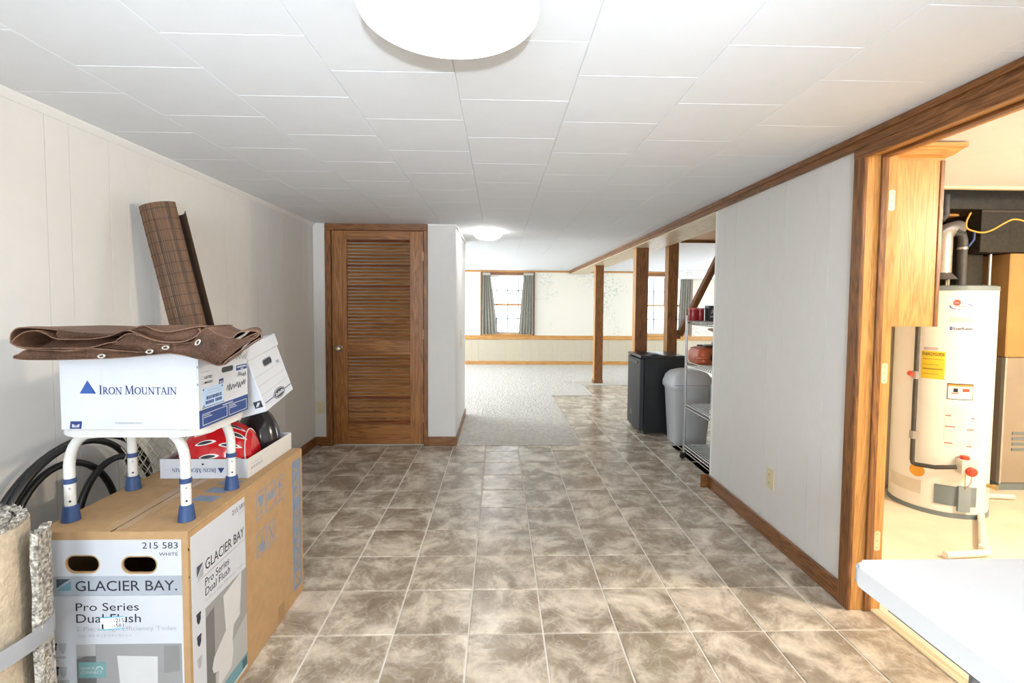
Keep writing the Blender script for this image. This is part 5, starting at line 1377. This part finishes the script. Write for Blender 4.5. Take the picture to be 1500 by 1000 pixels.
gp = tube('gas_pipe', [cp_(203, WR+.05, 2.05), cp_(203, WR+.05, .345), cp_(204, WR+.05, .322), cp_(207, WR+.052, .318), cp_(225, WR+.055, .325), cp_(244, WR+.05, .345)], .0135, GASP, wh, 12)
for z in (.505, .90): lathe('pipe_union', [(0, 0), (.021, 0), (.021, .05), (0, .05)], mat('union_grey', (.35, .34, .32), .4, .5), gp, cp_(203, WR+.05, z-.02), seg=8)
tube('red_valve_handle', [cp_(197, WR+.06, .915), cp_(202, WR+.075, .905)], .016, REDI, gp, 8)
for q in (252, 258): tube('thermocouple', [cp_(q, WR+.055, .31), cp_(q+1, WR+.045, .25), cp_(256, WR+.022, .20)], .0025, BRASS, wh, 6)
lathe('drain_valve', [(0, 0), (.014, 0), (.012, .03), (.018, .035), (.018, .055), (0, .056)], BRASS, wh, cp_(296, WR-.005, .21), (0, PI/2, math.radians(296)), seg=14)
# draft hood and flue
GALV = mat('galvanised', (.50, .48, .44), .35, .8, var=.12, scale=20)
lathe('draft_hood', [(0, 1.535), (.085, 1.535), (.045, 1.585), (0, 1.585)], mat('hood_grey', (.11, .10, .095), .5, .4), wh, (-.03, 0, 0))
for q in range(3): a = q*2*PI/3+.4; tube('hood_leg', [(-.03+.06*math.cos(a), .06*math.sin(a), 1.49), (-.03+.06*math.cos(a), .06*math.sin(a), 1.54)], .006, GALV, wh, 6)
tube('flue_pipe', [(-.03, 0, 1.58), (-.03, 0, 1.80), (-.03, .0, 1.83), (-.0, .01, 1.86), (.05, .03, 1.875), (.16, .10, 1.90)], .05, GALV, wh, 20)
tube('hot_water_pipe', [(.085, -.02, 1.49), (.085, -.02, 1.80), (.075, -.02, 1.835), (.05, -.01, 1.85), (.02, .0, 1.85), (-.02, .02, 1.84)], .026, mat('pipe_insulation', (.05, .05, .052), .6, var=.3), wh, 14)
lathe('pipe_nipple', [(0, 1.488), (.016, 1.488), (.016, 1.54), (0, 1.54)], mat('white_nipple', (.75, .72, .66), .5), wh, (.085, -.02, 0), seg=14)
lathe('pipe_band', [(.026, 1.735), (.029, 1.736), (.029, 1.75), (.026, 1.751)], GALV, wh, (.085, -.02, 0), cap=False)
tube('cold_water_pipe', [(-.06, .08, 1.49), (-.06, .08, 1.93), (-.03, .08, 1.95), (.03, .08, 1.955), (.05, .08, 1.98), (.05, .08, 2.12)], .022, mat('pipe_insulation', (.05, .05, .052), .6), wh, 12)
tube('valve_lever', [(.115, -.03, 1.755), (.145, -.035, 1.80), (.147, -.035, 1.86)], .006, mat('blue_lever', (.05, .10, .30), .4), wh, 8)

# furnace and ducts
fu = tag(empty('furnace', (4.06, 3.85, 0)), 'beige sheet metal furnace standing right of the water heater', 'furnace')
FUM = mat('furnace_beige', (.36, .31, .25), .45, .4, var=.1, scale=3); FUT = mat('furnace_orange_reflection', (.44, .25, .09), .5, .2, var=.18, scale=3)  # tan of the upper metal stands in for an orange reflection
bx('lower_cabinet', -.38, .38, -.45, .45, .06, .985, FUM, fu, .006); bx('upper_cabinet', -.378, .38, -.448, .45, .987, 1.74, FUT, fu, .006)
bx('plinth', -.36, .36, -.43, .43, 0, .06, HG, fu); bx('corner_strip', -.384, -.37, -.456, -.43, .06, .985, mat('edge_steel', (.55, .53, .5), .35, .6), fu, .001)
for z in (.3, .34, .38, .42): bx('louvre', -.3, .3, -.456, -.448, z, z+.02, HG, fu, .002)
DUCT = mat('black_duct', (.018, .016, .013), .55, .2, var=.5, scale=40)
du = tag(empty('air_duct', (3.95, 3.8, 1.745)), 'black sheet metal air duct above the furnace', 'duct')
bx('plenum', -.50, .6, -.40, .6, 0, .30, DUCT, du, .004); bx('trunk', -.95, .9, -.42, .30, .30, .50, DUCT, du, .004); bx('seam_flange', -.51, .61, -.41, .61, .28, .305, mat('duct_flange', (.05, .045, .035), .5, .4), du, .002)
dd2 = tag(empty('return_duct', (3.52, 3.62, 0)), 'narrow black vertical duct between water heater and furnace', 'duct')
bx('riser', -.08, .08, -.10, .1, 0.0, 1.744, DUCT, dd2, .003); tube('conduit', [(.10, -.13, 0), (.10, -.13, 1.74)], .012, GALV, dd2, 10)
yw = tag(empty('orange_cable', (3.1, 3.1, 1.85)), 'thin orange cable looping in front of the black duct', 'cable')
pts = [(-.03, 0, .115), (-.055, 0, .06), (-.05, 0, .015), (.0, 0, -.005), (.06, 0, -.012), (.12, 0, .005), (.20, 0, .05), (.26, 0, .075), (.33, 0, .065), (.45, .02, .03), (.60, .05, .06)]
def cat(pts, n=5):
    P = [Vector(p) for p in pts]; out = []
    for i in range(len(P)-1):
        p0, p1, p2, p3 = P[max(i-1, 0)], P[i], P[i+1], P[min(i+2, len(P)-1)]
        for k in range(n): t = k/n; out.append(.5*((2*p1)+(-p0+p2)*t+(2*p0-5*p1+4*p2-p3)*t*t+(-p0+3*p1-3*p2+p3)*t**3))
    return out+[P[-1]]
tube('wire', cat(pts), .005, mat('orange_cable_jacket', (.75, .33, .05), .45), yw, 8)
# joists in the open ceiling bay
for k, y in enumerate((3.05, 3.25, 3.75)):
    tag(bx('ceiling_joist', 2.62, 5.2, y, y+.04, 2.24, 2.36, GOLD[0]), ('bare wooden joist nearest the cut ceiling edge', 'bare wooden joist above the water heater flue', 'bare wooden joist above the air duct')[k], 'joist', kind='structure')
e = tag(empty('wood_brace', (2.86, 3.36, 1.97)), 'slanting bare wood brace above the water heater', 'brace')
ob('strut', boxm(-.02, .02, -.02, .02, 0, .36, .001), GOLD[2], e, (0, 0, 0), (0, math.radians(38), 0))
# condensate pipe on the floor and relief pipe
pv = tag(empty('floor_pipe', (3.0, 2.8, 0)), 'white plastic drain pipe lying on the utility floor', 'pipe')
PVC = mat('white_pvc', (.80, .76, .68), .35, var=.02)
tube('pipe_run', cat([(-.60, -.33, .022), (-.36, -.31, .022), (-.335, -.29, .022), (-.30, -.24, .022), (.36, .42, .022), (.42, .46, .022), (.48, .46, .022), (.62, .44, .022)], 4), .018, PVC, pv, 12)
for x, y in ((-.335, -.285), (.42, .455)): lathe('elbow_fitting', [(0, 0), (.026, 0), (.026, .046), (0, .046)], PVC, pv, (x, y, 0), seg=16)
rp_ = tag(empty('relief_pipe', (3.40, 3.28, 0)), 'upright copper relief pipe with a tap beside the water heater', 'pipe')
COP = mat('copper_pipe', (.62, .36, .16), .35, .7)
tube('riser', [(0, 0, .0), (0, 0, 1.26)], .014, COP, rp_, 12); tube('side_arm', [(-.105, -.02, 1.29), (.05, 0, 1.29)], .013, mat('pale_brass', (.75, .66, .46), .4, .6), rp_, 10)
lathe('valve', [(0, 0), (.022, 0), (.026, .03), (.02, .06), (0, .06)], mat('pale_brass', (.75, .66, .46), .4, .6), rp_, (0, 0, 1.245), seg=14)
tube('tag_strip', [(.05, 0, 1.29), (.052, -.004, 1.16)], .010, mat('energy_yellow', (.80, .56, .03), .5), rp_, 8)
# bare bulb that lights the utility room
ub = tag(empty('utility_bulb', (3.55, 1.2, 1.96)), 'bare warm bulb in a porcelain holder on the utility ceiling', 'lamp')
lathe('holder', [(0, .13), (.05, .13), (.045, .10), (.022, .085), (.022, .075), (0, .075)], WHITE, ub)
lathe('bulb', [(.0001, 0), (.02, .004), (.03, .022), (.028, .04), (.018, .065), (.016, .078)], mat('lit_bulb', (1, .8, .5), .5, var=0, emit=6, emitcol=(1, .78, .5)), ub, cap=False)
lb_ = lamp('utility_bulb_light', 'POINT', (0, 0, -.05), 112, (1, .84, .64), size=.06); lb_.parent = ub
